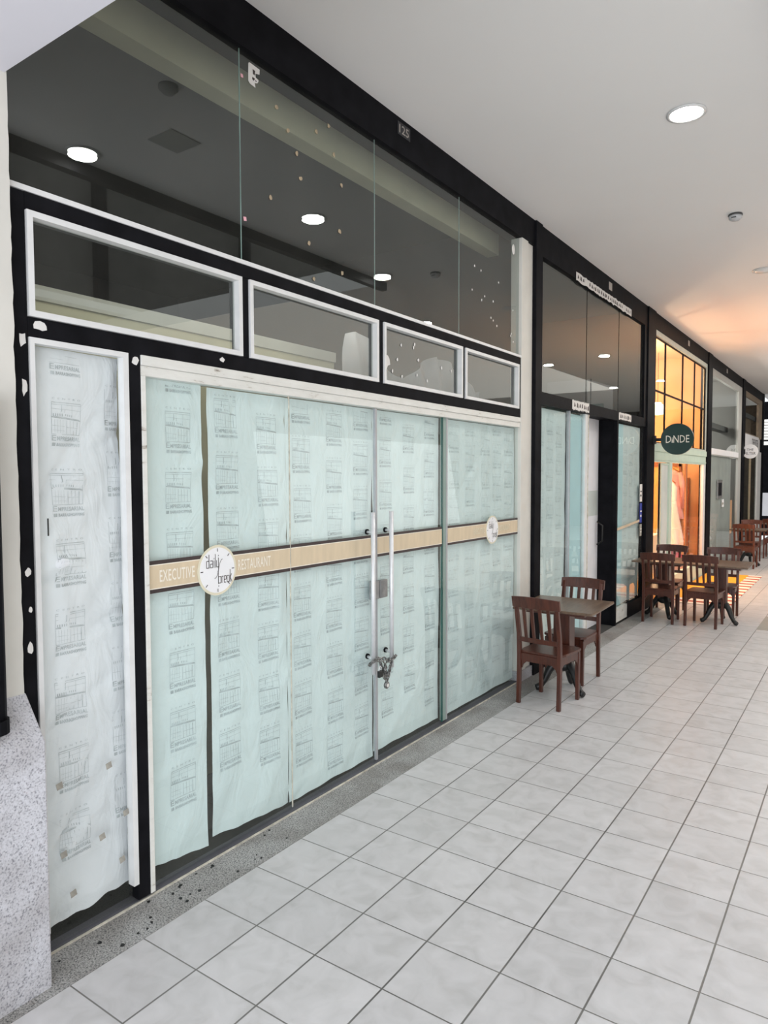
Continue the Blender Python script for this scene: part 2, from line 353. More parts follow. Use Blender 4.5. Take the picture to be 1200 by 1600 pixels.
# ------------------------------------------------------------------ shell
struct('floor','pale ceramic tile floor of the arcade with grey grout',MB().box(.24,9,-4,YEND,-.1,0),M['floor'])
struct('trim_1','rough grey granite strip along the foot of the shopfronts',MB().box(.02,.24,1.39,YEND,-.1,.001).box(.175,.24,-4,1.39,-.1,.001),M['granite'])
struct('trim_2','square grey inset in the tiled floor',MB().box(1.555,2.215,9.85,10.83,-.01,.003),M['inset'])
struct('ceiling','smooth off-white arcade ceiling',MB().box(-.05,2.32,-1.5,7.3,CZ,CZ+.3).box(-.05,9,7.3,YEND,CZ,CZ+.3),M['ceil'])
struct('wall_right','cream wall across the arcade with dark brickwork above',MB().box(9,9.2,-4,YEND,0,5.1),M['cream'])
struct('wall_right_upper','dark upper wall across the arcade',MB().box(9,9.2,-4,YEND,5.1,9),M['brick'])
mb=MB()
for y in (3.9,7.6,11.2): mb.box(8.85,9,y,y+.22,5.1,9)
struct('trim_3','dark posts on the upper wall across the arcade',mb,M['black'])
struct('trim_4','white ledge on top of the cream wall across the arcade',MB().box(8.85,9,-4,9,4.98,5.1),M['alu'])
struct('trim_34','dark edge strip along the outer side of the arcade ceiling',MB().box(2.32,2.40,-1.5,7.3,4.25,4.5),M['black'])
# end wall
w=struct('wall_end','dark shopfront closing the far end of the arcade',MB().box(-2,9,YEND,YEND+.2,-.1,CZ+.1),M['black'])
mb=MB()
for k in range(7): mb.box(-.6,.5,YEND-.06,YEND-.01,3.16+k*.1,3.24+k*.1)
mb.box(-.6,.5,YEND-.08,YEND,2.98,3.1); mb.build('louver_blades',M['louver'],w)
MB().box(-.33,.25,YEND-.04,YEND-.01,.58,1.36).build('notice_panel',M['paper_plain'],w)
# left: wall behind pilaster, pilaster, plinth, cross beam
struct('wall_left','plain wall beside the camera',MB().box(-.3,.02,-4,1.30,0,CZ),M['pilaster'])
mb=MB(); n=60; vs=[]; 
for i in range(n+1):
    z=1.06+(3.46-1.06)*i/n; wob=.005*noise.noise(Vector((0,0,z*9)))+.004*noise.noise(Vector((3,0,z*30)))
    vs+= [(.06,.9,z),(.06,1.383+wob,z),(.0,1.398+wob,z),(.0,.9,z)]
fs=[]
for i in range(n):
    for k in range(4): a=i*4+k; b=i*4+(k+1)%4; fs.append((a,b,b+4,a+4))
fs+=[(0,1,2,3),(n*4,n*4+1,n*4+2,n*4+3)]
struct('trim_5','pale beige painted pilaster on the granite plinth',mb.add(vs,fs),M['pilaster'])
pl=MB().prism([(-.02,-.01),(.19,-.01),(.19,.95),(.06,1.11),(-.02,1.11)],.4,1.39,'xz')
struct('trim_6','speckled grey granite plinth with a sloping top',pl,M['plinth'],bevel=.006)
struct('trim_7','white ceiling beam crossing above the pilaster',MB().box(-.05,2.2,.4,1.375,3.41,CZ),M['soffit'])
dp=thing('downpipe','dark downpipe at the left edge standing on the granite plinth','pipe',(.15,1.225,1.02))
MB().tube([(0,0,0),(0,0,1.2)],.042,12).build('pipe',M['black'],dp,smooth=True)
MB().lathe([(.05,0),(.05,.05),(.044,.05)],n=14).build('pipe_collar',M['black'],dp)
# ------------------------------------------------------------------ beam & posts
mb=MB().box(-.12,.03,1.3,23.6,4.11,CZ)
struct('trim_8','long black fascia beam above the shopfronts',mb,M['black'])
def post(n,y0,y1,label,x1=.05,z0=.0,z1=CZ-.002,mat='black'):
    return struct('trim_%d'%n,label,MB().box(-.10,x1,y0,y1,z0,z1),M[mat],bevel=.004)
post(9,6.345,6.50,'black steel post between the papered restaurant front and the next shop')
post(10,10.42,10.84,'black steel post beside the green round sign')
post(11,14.93,15.33,'black steel post right of the orange lit boutique')
post(12,19.42,19.85,'black steel post beside the round white sign')
post(13,23.3,23.6,'black steel post at the far end of the row of shops')
struct('trim_14','beige painted jamb on the right of the papered restaurant front',MB().box(-.08,.03,6.06,6.20,.10,4.11).box(-.08,.012,6.20,6.345,.10,4.11),M['pilaster'],bevel=.004)
struct('baseboard_left','worn granite block under the beige jamb',MB().box(-.08,.035,6.05,6.345,0,.10),M['plinth'])
# ------------------------------------------------------------------ interiors
def room(idx,y0,y1,depth,wm,cm,fm,label):
    struct('wall_back_%d'%idx,'back wall of the '+label,MB().box(-depth-.1,-depth,y0,y1,0,CZ),M[wm])
    struct('wall_near_%d'%idx,'near side wall of the '+label,MB().box(-depth,-.12,y0-.04,y0+.04,0,CZ),M[wm])
    struct('wall_far_%d'%idx,'far side wall of the '+label,MB().box(-depth,-.12,y1-.04,y1+.04,0,CZ),M[wm])
    struct('ceiling_%d'%idx,'ceiling of the '+label,MB().box(-depth,-.05,y0,y1,CZ-.02,CZ+.1),M[cm])
    struct('floor_%d'%idx,'floor of the '+label,MB().box(-depth,.02,y0,y1,-.1,.0),M[fm])
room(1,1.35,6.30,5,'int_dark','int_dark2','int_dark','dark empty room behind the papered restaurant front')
struct('trim_31','cream bulkhead seen through the top of the upper glass',MB().box(-.42,-.30,1.4,6.26,4.055,4.32),M['int_cream'])
struct('trim_32','cream half wall seen through the small windows',MB().box(-.95,-.80,1.4,4.35,.0,2.83),M['int_cream'])
struct('trim_33','pale cap of the half wall seen through the small windows',MB().box(-.96,-.78,1.4,4.35,2.83,2.905),M['int_white'])
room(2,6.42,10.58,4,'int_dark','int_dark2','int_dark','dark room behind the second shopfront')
room(3,10.62,15.25,3.2,'orange','peach','peach','orange lit interior of the boutique')
room(4,15.33,19.6,3,'greywall','greywall','greywall','grey interior of the fourth shop')
room(5,19.7,23.6,3,'curtain','greywall','greywall','brown interior of the fifth shop')
# crumpled grey plastic hanging inside
ps=MB(); ny,nz=70,14; 
for j in range(nz+1):
    for i in range(ny+1):
        y=3.95+2.1*i/ny; z=2.3+(.55+.12*math.sin(y*5)+.1*noise.noise(Vector((y*2.3,0,0))))*j/nz
        x=-.38+.07*noise.noise(Vector((y*3.5+z*2,z*2.5,1)))+.03*math.sin(y*22+z*9)
        ps.v.append((x,y,z))
for j in range(nz):
    for i in range(ny): a=j*(ny+1)+i; ps.f.append((a,a+1,a+ny+2,a+ny+1))
tag(ps.build('plastic_sheet',M['plastic_sheet'],smooth=True),'crumpled grey plastic sheet bunched behind the small transom windows','plastic sheet')
# ------------------------------------------------------------------ shopfront 1 : black framework
YL=1.40
mb=MB().box(-.05,.025,YL,1.455,.02,3.02).box(-.05,.025,1.895,1.958,.02,2.48).box(-.05,.025,1.455,6.055,2.475,2.55)
mb.box(-.05,.025,1.455,6.055,2.955,3.022)
for y0,y1 in ((2.572,2.622),(3.783,3.840),(4.930,4.975),(6.008,6.055)): mb.box(-.05,.025,y0,y1,2.55,2.955)
struct('trim_15','black steel framework of the papered restaurant front',mb,M['black'],bevel=.003)
# upper glazing
def win(n,label): return struct('window_%d'%n,label)
w1=win(1,'large dark upper window above the transom lights, joined from four panes')
for a,b in ((YL,2.598),(2.602,3.781),(3.785,4.918),(4.922,6.06)): MB().quadx(0,a,b,3.04,4.11).build('pane',M['glass_dark'],w1,recalc=False)
mb=MB()
for y,jw,jm in ((2.6,.0016,'joint_pale'),(3.783,.0011,'greengrey'),(4.92,.0011,'greengrey')): MB().box(-.004,.002,y-jw,y+jw,3.04,4.11).build('glass_joint',M[jm],w1)
MB().box(-.01,.03,YL,6.06,3.022,3.043).build('glazing_bead',M['alu'],w1)
for i,(a,b,l) in enumerate(((1.457,2.570,'leftmost and longest small window with a white frame under the upper glass'),(2.624,3.781,'small white framed window second from the left'),(3.842,4.928,'small white framed window third from the left, specked with white spots'),(4.977,6.006,'rightmost small white framed window beside the beige jamb'))):
    w=win(2+i,l); MB().frame(-.01,.036,a,b,2.552,2.953,.024).build('frame',M['alu'],w); MB().quadx(0,a+.02,b-.02,2.57,2.935).build('pane',M['glass_dark'],w,recalc=False)
w6=win(6,'tall narrow papered side light at the left of the shopfront')
MB().frame(-.01,.032,1.457,1.893,.10,2.473,.02,wb=0,wt=.022,wr=.026).build('frame',M['alu'],w6); MB().quadx(0,1.46,1.89,.02,2.47).build('pane',M['glass_clear'],w6,recalc=False)
mb=MB().box(-.06,.03,1.96,6.055,2.43,2.475).box(-.06,.022,1.96,6.055,2.385,2.43).box(-.06,.026,1.96,1.985,.02,2.385)
struct('trim_16','white door header and jamb with peeling paint',mb,M['peel'],bevel=.003)
w7=win(7,'fixed glass panel with the round emblem, left of the double doors')
MB().quadx(0,1.985,2.944,.03,2.385).build('pane',M['glass_green'],w7,recalc=False)
MB().box(-.003,.003,2.944,2.950,.03,2.385).build('silicone_joint',M['skin'],w7)
def handle(d,y,label):
    h=MB().tube([(.08,y,.655),(.08,y,1.705)],.0145,14).build('handle',M['steel'],d,smooth=True); tag(h,label)
    for z in (.755,1.575):
        MB().tube([(.0,y+.035,z),(.05,y+.012,z),(.078,y,z)],.009,10).build('handle_mount',M['steel'],h,smooth=True)
        MB().lathe([(.018,0),(.018,.012),(.012,.014)],(.001,y+.035,z),16,'x').build('rosette',M['black'],h)
    return h
d1=struct('door_1','left glass door leaf with a long steel bar handle'); MB().quadx(0,2.951,3.775,.03,2.383).build('pane',M['glass_green'],d1,recalc=False)
handle(d1,3.643,'long steel bar handle chained to its neighbour')
MB().box(-.006,.012,3.768,3.786,.03,2.383).build('edge_strip',M['grey_alu'],d1)
d2=struct('door_2','right glass door leaf with a long steel bar handle'); MB().quadx(0,3.790,4.66,.03,2.383).build('pane',M['glass_green'],d2,recalc=False)
handle(d2,3.852,'long steel bar handle on the right door leaf')
MB().box(.004,.036,3.70,3.778,1.125,1.245).build('lock_case',M['lock'],d1,bevel=.004)
MB().box(.004,.036,3.786,3.872,1.125,1.245).build('strike_case',M['lock'],d2,bevel=.004)
MB().box(-.006,.006,4.655,4.665,.03,2.383).build('glass_edge',M['glass_edge'],d2)
w8=win(8,'fixed papered glass panel right of the double doors')
MB().quadx(0,4.74,6.055,.03,2.385).build('pane',M['glass_green'],w8,recalc=False)
MB().box(-.03,.0,4.680,4.722,.03,2.385).build('frame',M['greengrey'],w8); MB().box(-.02,.003,4.722,4.742,.03,2.385).build('glass_edge',M['grey_alu'],w8)
struct('trim_17','thin metal sill track under the glass doors',MB().box(-.05,.010,1.455,6.055,.0,.012),M['darkbox'])
struct('trim_35','thin pale metal strip along the outer edge of the door sill',MB().box(.0125,.020,1.455,6.055,0,.009),M['skin'])
# ------------------------------------------------------------------ printed paper
def wav(seed,amp):
    rnd=random.Random(seed*13+1); cr=[]
    for k in range(int(30+amp*1400)):
        y=rnd.uniform(1.3,6.2) if amp<.015 else rnd.uniform(1.4,1.95); 
        cr.append((y,rnd.uniform(0,2.4),math.radians(rnd.gauss(35,38)),rnd.uniform(.10,.32),rnd.uniform(.012,.035),rnd.uniform(-1,1.0)))
    def h(y,z):
        a=noise.noise(Vector((y*2.4+seed,z*1.5,seed)))*1.1+noise.noise(Vector((y*7-z*5,z*3.2+y*2,seed*3)))*.5
        c=0
        for cy,cz,th,L,w,s_ in cr:
            dy=y-cy; dz=z-cz
            if abs(dy)>.5 or abs(dz)>.5: continue
            u=dy*math.cos(th)+dz*math.sin(th); v=-dy*math.sin(th)+dz*math.cos(th)
            if abs(v)<3*w and abs(u)<2*L: c+=s_*math.exp(-(v/w)**2-(u/L)**2)*w/.03
        return amp*(a+1.15*c)
    return h
def print_unit(mb,y,z,w,P,k):
    """one printed mark: the word above, a line drawing of a building, two lines of words below. y,z = top left"""
    h=w*1.45
    def ln(u0,v0,u1,v1,t=.010):
        d=Vector((u1-u0,v1-v0)); L=d.length; d/=L; nrm=Vector((-d.y,d.x))*t/2
        m=max(1,int(L/.35)); 
        for i in range(m):
            a=Vector((u0,v0))+d*L*i/m; b=Vector((u0,v0))+d*L*(i+1)/m
            q=[a-nrm,b-nrm,b+nrm,a+nrm]; mb.add([P(y+p.x*w,z-h+p.y*w) for p in q],[(0,1,2,3)])
    Q=lambda u,v:P(y+u*w,z-h+v*w)
    text_fit(mb,'C E N T R O',.02,1.40,.96,.055,Q,1.25)
    ln(0,1.31,1,1.31,.018); ln(0,1.25,1,1.25,.012); ln(0,1.31,0,.82); ln(1,1.31,1,.36); ln(.33,1.25,.33,1.05,.02); ln(.68,1.25,.68,.9,.008)
    ln(0,1.12,1,1.10,.008); ln(.34,1.12,.30,1.02); ln(.44,1.12,.42,1.02)
    for i in range(5): ln(.06+i*.07,.98,.06+i*.07,.90,.024)
    for i in range(4): ln(.46+i*.07,.98-i*.01,.46+i*.07,.92-i*.01,.02)
    ln(0,.87,1,.80,.03); ln(.05,.90,.95,.83,.012); ln(0,.82,0,.36,.012)
    for i in range(4): ln(.10+i*.09,.80,.10+i*.09,.40,.007)
    ln(.02,.62,.42,.60,.008); ln(.5,.78,.5,.36,.012); ln(.62,.78,.64,.36,.01); ln(.74,.78,.76,.36,.01); ln(.88,.76,.88,.36,.018)
    ln(.5,.58,.9,.57,.008); ln(0,.36,1,.36,.012); ln(.04,.48,.44,.47,.006)
    text_fit(mb,'E',0,.16,.14,.17,Q,1,.012); text_fit(mb,'MPRESARIAL',.17,.165,.85,.13,Q,1.05,.014)
    mb.add([Q(.02,0),Q(.13,0),Q(.13,.10),Q(.02,.10)],[(0,1,2,3)]); text_fit(mb,'BARRASHOPPING',.18,.0,.84,.10,Q,1.1,.03)
def paper(y0,y1,zb0,zb1,zt,cols,label,seed,amp=.012,mat='paper',x=-.035,w=.145,ink='ink',zs=(2.36,),pitch=.288,side=None,rag=.012):
    h=wav(seed,amp)
    def off(y,z): return x+h(y,z)
    o=thing('paper_sheet',label,'paper',(0,0,0)); o.location=(0,0,0)
    s=MB(); ny=max(6,int((y1-y0)/.018)); nz=130
    for j in range(nz+1):
        for i in range(ny+1):
            u=i/ny; v=j/nz
            zb=zb0+(zb1-zb0)*u+rag*noise.noise(Vector((u*5,seed,0)))
            z=zb+(zt-zb)*v
            yy=y0+(y1-y0)*u
            e=.010*noise.noise(Vector((z*2.3,seed*2,0)))
            if side in('r','b'): yy+=e*u
            if side in('l','b'): yy+=-e*(1-u)
            s.v.append((off(yy,z),yy,z))
    for j in range(nz):
        for i in range(ny): a=j*(ny+1)+i; s.f.append((a,a+1,a+ny+2,a+ny+1))
    s.build('sheet',M[mat],o,smooth=True,recalc=False)
    p=MB()
    rnd=random.Random(seed)
    for k,yc in enumerate(cols):
        z=zs[k%len(zs)]+pitch+rnd.uniform(-.006,.006)
        while z-w*1.45>max(zb0,zb1)+.04:
            if z<zt+w*1.1:
                ww=min(w,y1-yc-.004)
                jit=rnd.uniform(-.004,.004)
                if ww>w*.9 and z<zt-.02: print_unit(p,yc+jit,z,w,lambda a,b:(off(a,b)+.0018,a,b),k)
                else:
                    q=MB(); print_unit(q,yc+jit,z,w,lambda a,b:(off(a,b)+.0018,a,b),k)
                    for f in q.f:
                        if all(q.v[i][1]<y1-.003 and q.v[i][2]<zt-.02 for i in f): p.add([q.v[i] for i in f],[tuple(range(len(f)))])
            z-=pitch
    pr=p.build('printed_pattern',M[ink],o,recalc=False)
    return o
paper(1.476,1.888,.075,.10,2.452,[1.565,1.825],'creased printed white paper behind the tall narrow side light',11,.019,'paper_left',w=.135,zs=(2.257,2.33),rag=.02)
paper(1.990,2.352,.10,.055,2.392,[2.13],'printed white paper strip behind the left half of the emblem panel',23,.0145,zs=(2.26,),w=.15,side='r')
paper(2.385,2.952,.085,.045,2.38,[2.436,2.73],'printed white paper behind the right half of the emblem panel',37,.012,zs=(2.35,2.278),w=.15,side='l')
paper(2.954,3.790,.045,.04,2.38,[3.012,3.314,3.59],'printed white paper behind the left door leaf',41,.009,zs=(2.175,2.34,2.16),w=.15)
paper(3.794,4.665,.07,.05,2.38,[3.885,4.17,4.46],'printed white paper behind the right door leaf',53,.009,zs=(2.20,2.31,2.13),w=.14)
paper(4.748,6.05,.045,.04,2.38,[4.82,5.10,5.385,5.61,5.84],'printed white paper behind the fixed panel next to the beige jamb',67,.008,zs=(2.08,2.22,2.07,2.24,2.075),w=.165,ink='ink_soft')
# ------------------------------------------------------------------ beige band & emblems (vinyl on the glass)
def band(y0,y1,label):
    o=thing('vinyl_band',label,'vinyl band',(.002,y0,1.40),group=None)
    f=MB()
    f.box(0,.0012,0,y1-y0,.022,.128); f.build('beige_strip',M['beige'],o)
    MB().box(0,.0010,0,y1-y0,.0,.018).box(0,.001,0,y1-y0,.132,.150).build('brown_edge',M['brown'],o)
    MB().box(0,.0014,0,y1-y0,.018,.0225).box(0,.0014,0,y1-y0,.1275,.132).build('cream_edge',M['cream_vinyl'],o)
    return o
b1=band(1.990,2.944,'beige vinyl band with brown edges carrying the words EXECUTIVE RESTAURANT on the left panel')
for t,a,w_ in (('EXECUTIVE',.065,.205),('RESTAURANT',.555,.240)):
    mb=MB(); text_fit(mb,t,a,.048,w_,.056,lambda u,v:(.0022,u,v),1.1,.012); mb.build('lettering',M['cream_vinyl'],b1,recalc=False)
band(2.952,3.766,'plain beige vinyl band with brown edges on the left door leaf')
band(3.792,4.654,'plain beige vinyl band with brown edges on the right door leaf')
b5=band(4.745,6.055,'beige vinyl band on the fixed panel next to the beige jamb')
for t,a,w_ in (('EXECUTIVE',.435,.20),('RESTAURANT',.905,.24)):
    mb=MB(); text_fit(mb,t,a,.052,w_,.048,lambda u,v:(.0022,u,v),1.1,.01); mb.build('lettering',M['ring'],b5,recalc=False)
def emblem(y,z,rad,label):
    o=thing('round_emblem',label,'emblem',(.004,y,z)); s=rad/.127
    MB().lathe([(rad,0),(rad,.003)],n=64,axis='x').build('outer_ring',M['ring'],o)
    MB().lathe([(rad*.9,.003),(rad*.9,.0042)],n=64,axis='x').build('white_disc',M['white'],o)
    t=MB(); P=lambda u,v:(.0050,u*s,v*s)
    for k in range(8):
        a=math.pi/4*k; c,sn=math.cos(a),math.sin(a); r0,r1=(.094,.110); tw=.0022
        if k in(2,6): r0=.094
        q=[(r0*c-tw*sn,r0*sn+tw*c),(r0*c+tw*sn,r0*sn-tw*c),(r1*c+tw*sn,r1*sn-tw*c),(r1*c-tw*sn,r1*sn+tw*c)]
        t.add([P(*p) for p in q],[(0,1,2,3)])
    def stroke(pts,w=.004):
        for (a,b),(c,d) in zip(pts,pts[1:]):
            L=math.hypot(c-a,d-b); nx,ny=-(d-b)/L*w/2,(c-a)/L*w/2
            g=.90; t.add([P((a-nx)*g,(b-ny)*g),P((c-nx)*g,(d-ny)*g),P((c+nx)*g,(d+ny)*g),P((a+nx)*g,(b+ny)*g)],[(0,1,2,3)])
    def arch(x0,x1,y0,y1): stroke([(x0,y0),(x0,y1),(x1,y1),(x1,y0),(x0,y0)])
    # daily
    arch(-.080,-.062,.018,.056); stroke([(-.062,.016),(-.062,.092)])
    stroke([(-.053,.056),(-.036,.056),(-.036,.018),(-.053,.018),(-.053,.038),(-.036,.038)])
    stroke([(-.026,.016),(-.026,.056)]); stroke([(-.026,.064),(-.026,.070)]); stroke([(-.017,.016),(-.017,.092)])
    stroke([(-.008,.056),(-.008,.018),(.004,.018)]); stroke([(.006,.085),(.006,.078)]); stroke([(.006,.070),(.006,.0),(.000,-.012)])
    # swash
    stroke([(.035,.060),(.026,.055),(.018,.042),(.010,.018),(.004,-.010),(-.004,-.030),(-.014,-.042),(-.024,-.044)],.003)
    # break
    stroke([(.004,-.002),(.004,-.078)]); arch(.004,.022,-.074,-.038)
    stroke([(.030,-.076),(.030,-.038),(.040,-.038)]); stroke([(.062,-.058),(.046,-.058),(.046,-.038),(.062,-.038),(.062,-.058)]); stroke([(.046,-.058),(.046,-.074),(.060,-.074)])
    arch(.068,.084,-.074,-.038); stroke([(.091,-.076),(.091,-.004)]); stroke([(.102,-.030),(.092,-.050),(.104,-.076)])
    stroke([(.006,-.086),(.006,-.094)])
    t.build('lettering',M['brown'],o,recalc=False)
    return o
emblem(2.402,1.466,.127,'large round white clock emblem reading daily break on the left of the band')
emblem(5.520,1.472,.122,'round white clock emblem reading daily break on the right fixed panel')
# ------------------------------------------------------------------ chain and padlock
def chain_path():
    pts=[]
    for k in range(26):
        t=2*math.pi*k/26
        pts.append(Vector((.083+.040*math.sin(t)+.004*math.sin(5*t),3.745+.135*math.cos(t),.745+.012*math.sin(3*t)-.030*abs(math.cos(t/2+.4)))))
    pts.append(pts[0])
    return pts
ch=MB(); path=chain_path()
def links(path,phase=0):
    for i in range(len(path)-1):
        a,b=path[i],path[i+1]; d=(b-a).normalized(); side=d.cross(Vector((0,0,1)) if abs(d.z)<.9 else Vector((1,0,0))).normalized()
        if (i+phase)%2: side=d.cross(side)
        ch.torus((a+b)/2,.0095,.0040,d,side,14,6,sx=2.0)
links(path)
links([Vector((.10,3.69+.006*i,.725-.012*i)) for i in range(9)])
links([Vector((.115,3.80-.006*i,.715-.014*i)) for i in range(9)],1)
links([Vector((.108+.006*math.sin(i),3.73+.008*math.cos(i*1.7),.70-.013*i)) for i in range(8)],1)
links([Vector((.095,3.755+.007*math.sin(i*2),.69-.013*i)) for i in range(7)])
tag(ch.build('chain',M['chrome'],smooth=True),'heavy steel chain wound round both bar handles of the glass doors','chain')
pk=thing('padlock','dark padlock closing the left side of the chain on the door handles','padlock',(.112,3.672,.655))
MB().box(-.010,.010,-.021,.021,-.022,.022).build('body',M['iron'],pk,bevel=.004); MB().tube([(0,-.013,.02),(0,-.013,.04),(0,0,.052),(0,.013,.04),(0,.013,.02)],.0035,8).build('shackle',M['steel'],pk,smooth=True)
pk=thing('padlock','round padlock hanging lowest under the chain on the door handles','padlock',(.110,3.748,.563))
MB().lathe([(.020,-.010),(.024,-.006),(.024,.006),(.020,.010)],n=24,axis='x').build('body',M['chrome'],pk,smooth=False)
MB().lathe([(.012,.010),(.012,.012)],n=20,axis='x').build('face',M['torn'],pk); MB().tube([(0,-.012,.018),(0,-.010,.036),(0,0,.044),(0,.010,.036),(0,.012,.018)],.0035,8).build('shackle',M['chrome'],pk,smooth=True)
# ------------------------------------------------------------------ number plates, stickers, residue
def plate(txt,y,z,label,w=.155,h=.085):
    o=thing('number_plate',label,'number plate',(.0297,y,z)); MB().box(0,.004,-w/2,w/2,-h/2,h/2).build('plate',M['number'],o)
    m=MB(); text_fit(m,txt,-w*.38,-h*.33,w*.76,h*.66,lambda u,v:(.0046,u,v),1.0,.008); m.build('digits',M['number_txt'],o,recalc=False)
plate('125',4.085,4.272,'small dark number plate reading 125 on the black fascia beam')
for y,l in ((8.68,'small pale number plate on the fascia above the second shop'),(13.15,'small pale number plate on the fascia above the orange lit boutique'),(17.1,'small pale number plate on the fascia above the fourth shop')):
    o=thing('number_plate',l,'number plate',(.0297,y,4.24)); MB().box(0,.004,-.06,.06,-.045,.045).build('plate',M['number_txt'],o)
st=thing('torn_sticker','torn white sticker with black print high on the upper glass','sticker',(.003,2.702,4.012))
MB().prism([(-.040,.050),(-.042,-.036),(-.030,-.046),(.010,-.050),(.004,-.028),(.024,-.022),(.034,-.004),(.012,.004),(.010,.022),(.040,.030),(.042,.056),(-.034,.060)],0,.001,'yz').build('paper',M['torn'],st)
for q in ([(-.010,.036),(.008,.034),(.004,.010),(-.008,.012)],[(-.012,-.004),(.006,-.006),(-.002,-.020),(-.014,-.016)],[(.008,-.010),(.020,-.014),(.012,-.020)]): MB().prism(q,.001,.0016,'yz').build('black_print',M['brown'],st)
o=tag(MB().lathe([(.0,.0),(.03,.0),(.03,.001)],n=20,axis='x').build('oval_sticker',M['torn']),'small white oval sticker at the top right corner of the upper glass','sticker'); o.location=(.003,5.925,3.97); o.scale=(1,1,1.5)
def blob(name,pos,r,mat,label,cat,group,sq=False,seed=0,elong=1):
    rnd=random.Random(seed); n=9 if not sq else 4; pts=[]
    for k in range(n):
        a=2*math.pi*k/n+(math.pi/4 if sq else 0)+.2; rr=r*(rnd.uniform(.65,1.15) if not sq else 1)
        pts.append((rr*math.cos(a),rr*math.sin(a)*elong))
    o=tag(MB().prism(pts,0,.0015,'yz').build(name,M[mat]),label,cat,group); o.location=pos; return o
for i,(y,z) in enumerate([(2.958,3.842),(3.03,3.745),(3.06,3.618),(3.434,3.704),(2.816,3.437),(3.413,3.422),(3.127,3.277),(3.17,3.084),(3.436,3.179),(3.315,4.009),(2.87,3.93),(3.2,3.93),(3.36,3.86)]):
    blob('adhesive_spot',(.003,y,z),.014,'spot_brown','small tan dried adhesive dot on the upper glass','adhesive spot','tan adhesive dots on the upper glass',seed=i)
for i in range(14):
    rnd=random.Random(50+i); blob('white_spot',(.003,5.1+rnd.random()*.85,3.12+rnd.random()*.55),.008,'torn','tiny white speck on the right end of the upper glass','speck','white specks on the right end of the upper glass',seed=i,elong=1.3)
for i in range(11):
    rnd=random.Random(90+i); blob('white_spot',(.003,3.9+rnd.random()*.98,2.6+rnd.random()*.3),.010,'torn','tiny white speck on the third small window','speck','white specks on the third small window',seed=i,elong=1.3)
blob('pink_sticker',(.003,2.625,3.266),.014,'pinkstick','lower of two tiny pink stickers beside the first glass joint','sticker',None,True)
blob('pink_sticker',(.003,2.615,3.98),.012,'pinkstick','upper of two tiny pink stickers, left of the torn white sticker','sticker',None,True)
for i,(y,z) in enumerate([(1.772,.681),(1.546,.673),(1.852,.44),(1.733,.38),(1.557,.38),(1.828,.236),(1.595,.197)]):
    blob('tape_square',(.003,y,z),.019,'spot_grey','small dull square of old tape low on the left side light','tape square','old tape squares low on the left side light',True,i)
peels=[(1.504,2.520,.03,.022),(1.93,2.445,.022,.022),(2.437,2.517,.022,.016),(1.432,2.46,.018,.03),(1.436,2.281,.014,.04),(1.430,1.567,.014,.022),(1.430,1.268,.014,.028),(1.434,1.42,.010,.014)]
for i,(y,z,ry,rz) in enumerate(peels):
    blob('paint_chip',(.0247,y,z),ry*.9,'torn','white scrap stuck on the black framework near the left','scrap','white scraps on the black framework',seed=i+5,elong=rz/ry)
bm_=MB().prism([(-.04,-.05),(.0,-.045),(.01,-.02),(.04,-.01),(.03,.03),(.01,.05),(-.03,.045),(-.02,.01)],0,.0012,'yz').build('torn_sticker',M['torn']); bm_.location=(.003,3.915,2.70); tag(bm_,'white torn sticker on the left of the third small window','sticker')
sl=MB().box(0,.001,-.003,.003,-.035,.035).build('slit',M['iron']); sl.location=(.003,1.527,1.735); tag(sl,'short black vertical slit in the paper of the left side light','slit')
# ------------------------------------------------------------------ shop 2
s2=win(9,'tall dark upper window of the second shop')
MB().quadx(0,6.52,10.40,2.76,4.07).build('pane',M['glass_dark'],s2,recalc=False)
MB().frame(-.06,.03,6.50,10.42,2.64,4.11,.05,wt=.05,wb=.12,wr=.13).build('frame',M['black'],s2)
mb=MB(); mb.box(-.003,.003,7.92,7.926,2.76,4.07).box(-.003,.003,9.15,9.155,2.76,4.07).build('glass_joint',M['black'],s2)
def strip(y0,y1,z0,z1,label,letters,x=.0297,vert=False):
    o=thing('torn_strip',label,'strip',(x,y0,z0)); L=y1-y0; H=z1-z0; n=40; pts=[]
    rnd=random.Random(int(y0*10))
    if vert: pts=[(0,0),(L,0)]+[(L*rnd.uniform(.5,1),H*i/n) for i in range(1,n)]+[(L,H),(0,H)]
    else: pts=[(0,0)]+[(L*i/n,H*rnd.uniform(-.08,.12)) for i in range(1,n)]+[(L,0),(L,H)]+[(L*(n-i)/n,H*rnd.uniform(.9,1.08)) for i in range(1,n)]+[(0,H)]
    MB().prism(pts,0,.0015,'yz').build('paper',M['torn'] if not vert else M['skin'],o)
    if letters:
        for (a,b) in letters:
            y=a*L
            while y<b*L:
                w=rnd.uniform(.02,.07); m=MB().prism([(y,H*rnd.uniform(.2,.35)),(y+w,H*rnd.uniform(.2,.4)),(y+w*rnd.uniform(.6,1),H*rnd.uniform(.6,.8)),(y+w*.2,H*rnd.uniform(.6,.8))],.0015,.002,'yz'); m.build('letter_remnant',M['brown'],o); y+=w+rnd.uniform(.01,.04)
strip(7.48,9.60,4.045,4.135,'long torn white strip with dark letter remnants across the top of the second shop window',[(.02,.12),(.2,.8),(.88,.97)])
strip(7.40,7.95,2.655,2.76,'short torn white strip left of the recessed door head',[(.1,.9)])
strip(9.10,9.66,2.66,2.75,'short torn white strip right of the recessed door head',[(.1,.9)])
bx=MB().prism([(8.27,2.74),(9.27,2.70),(9.27,3.10),(8.27,3.085)],-.6,-.10,'yz').build('door_housing',M['darkbox']); tag(bx,'dark grey box housing behind the glass above the recessed door','box')
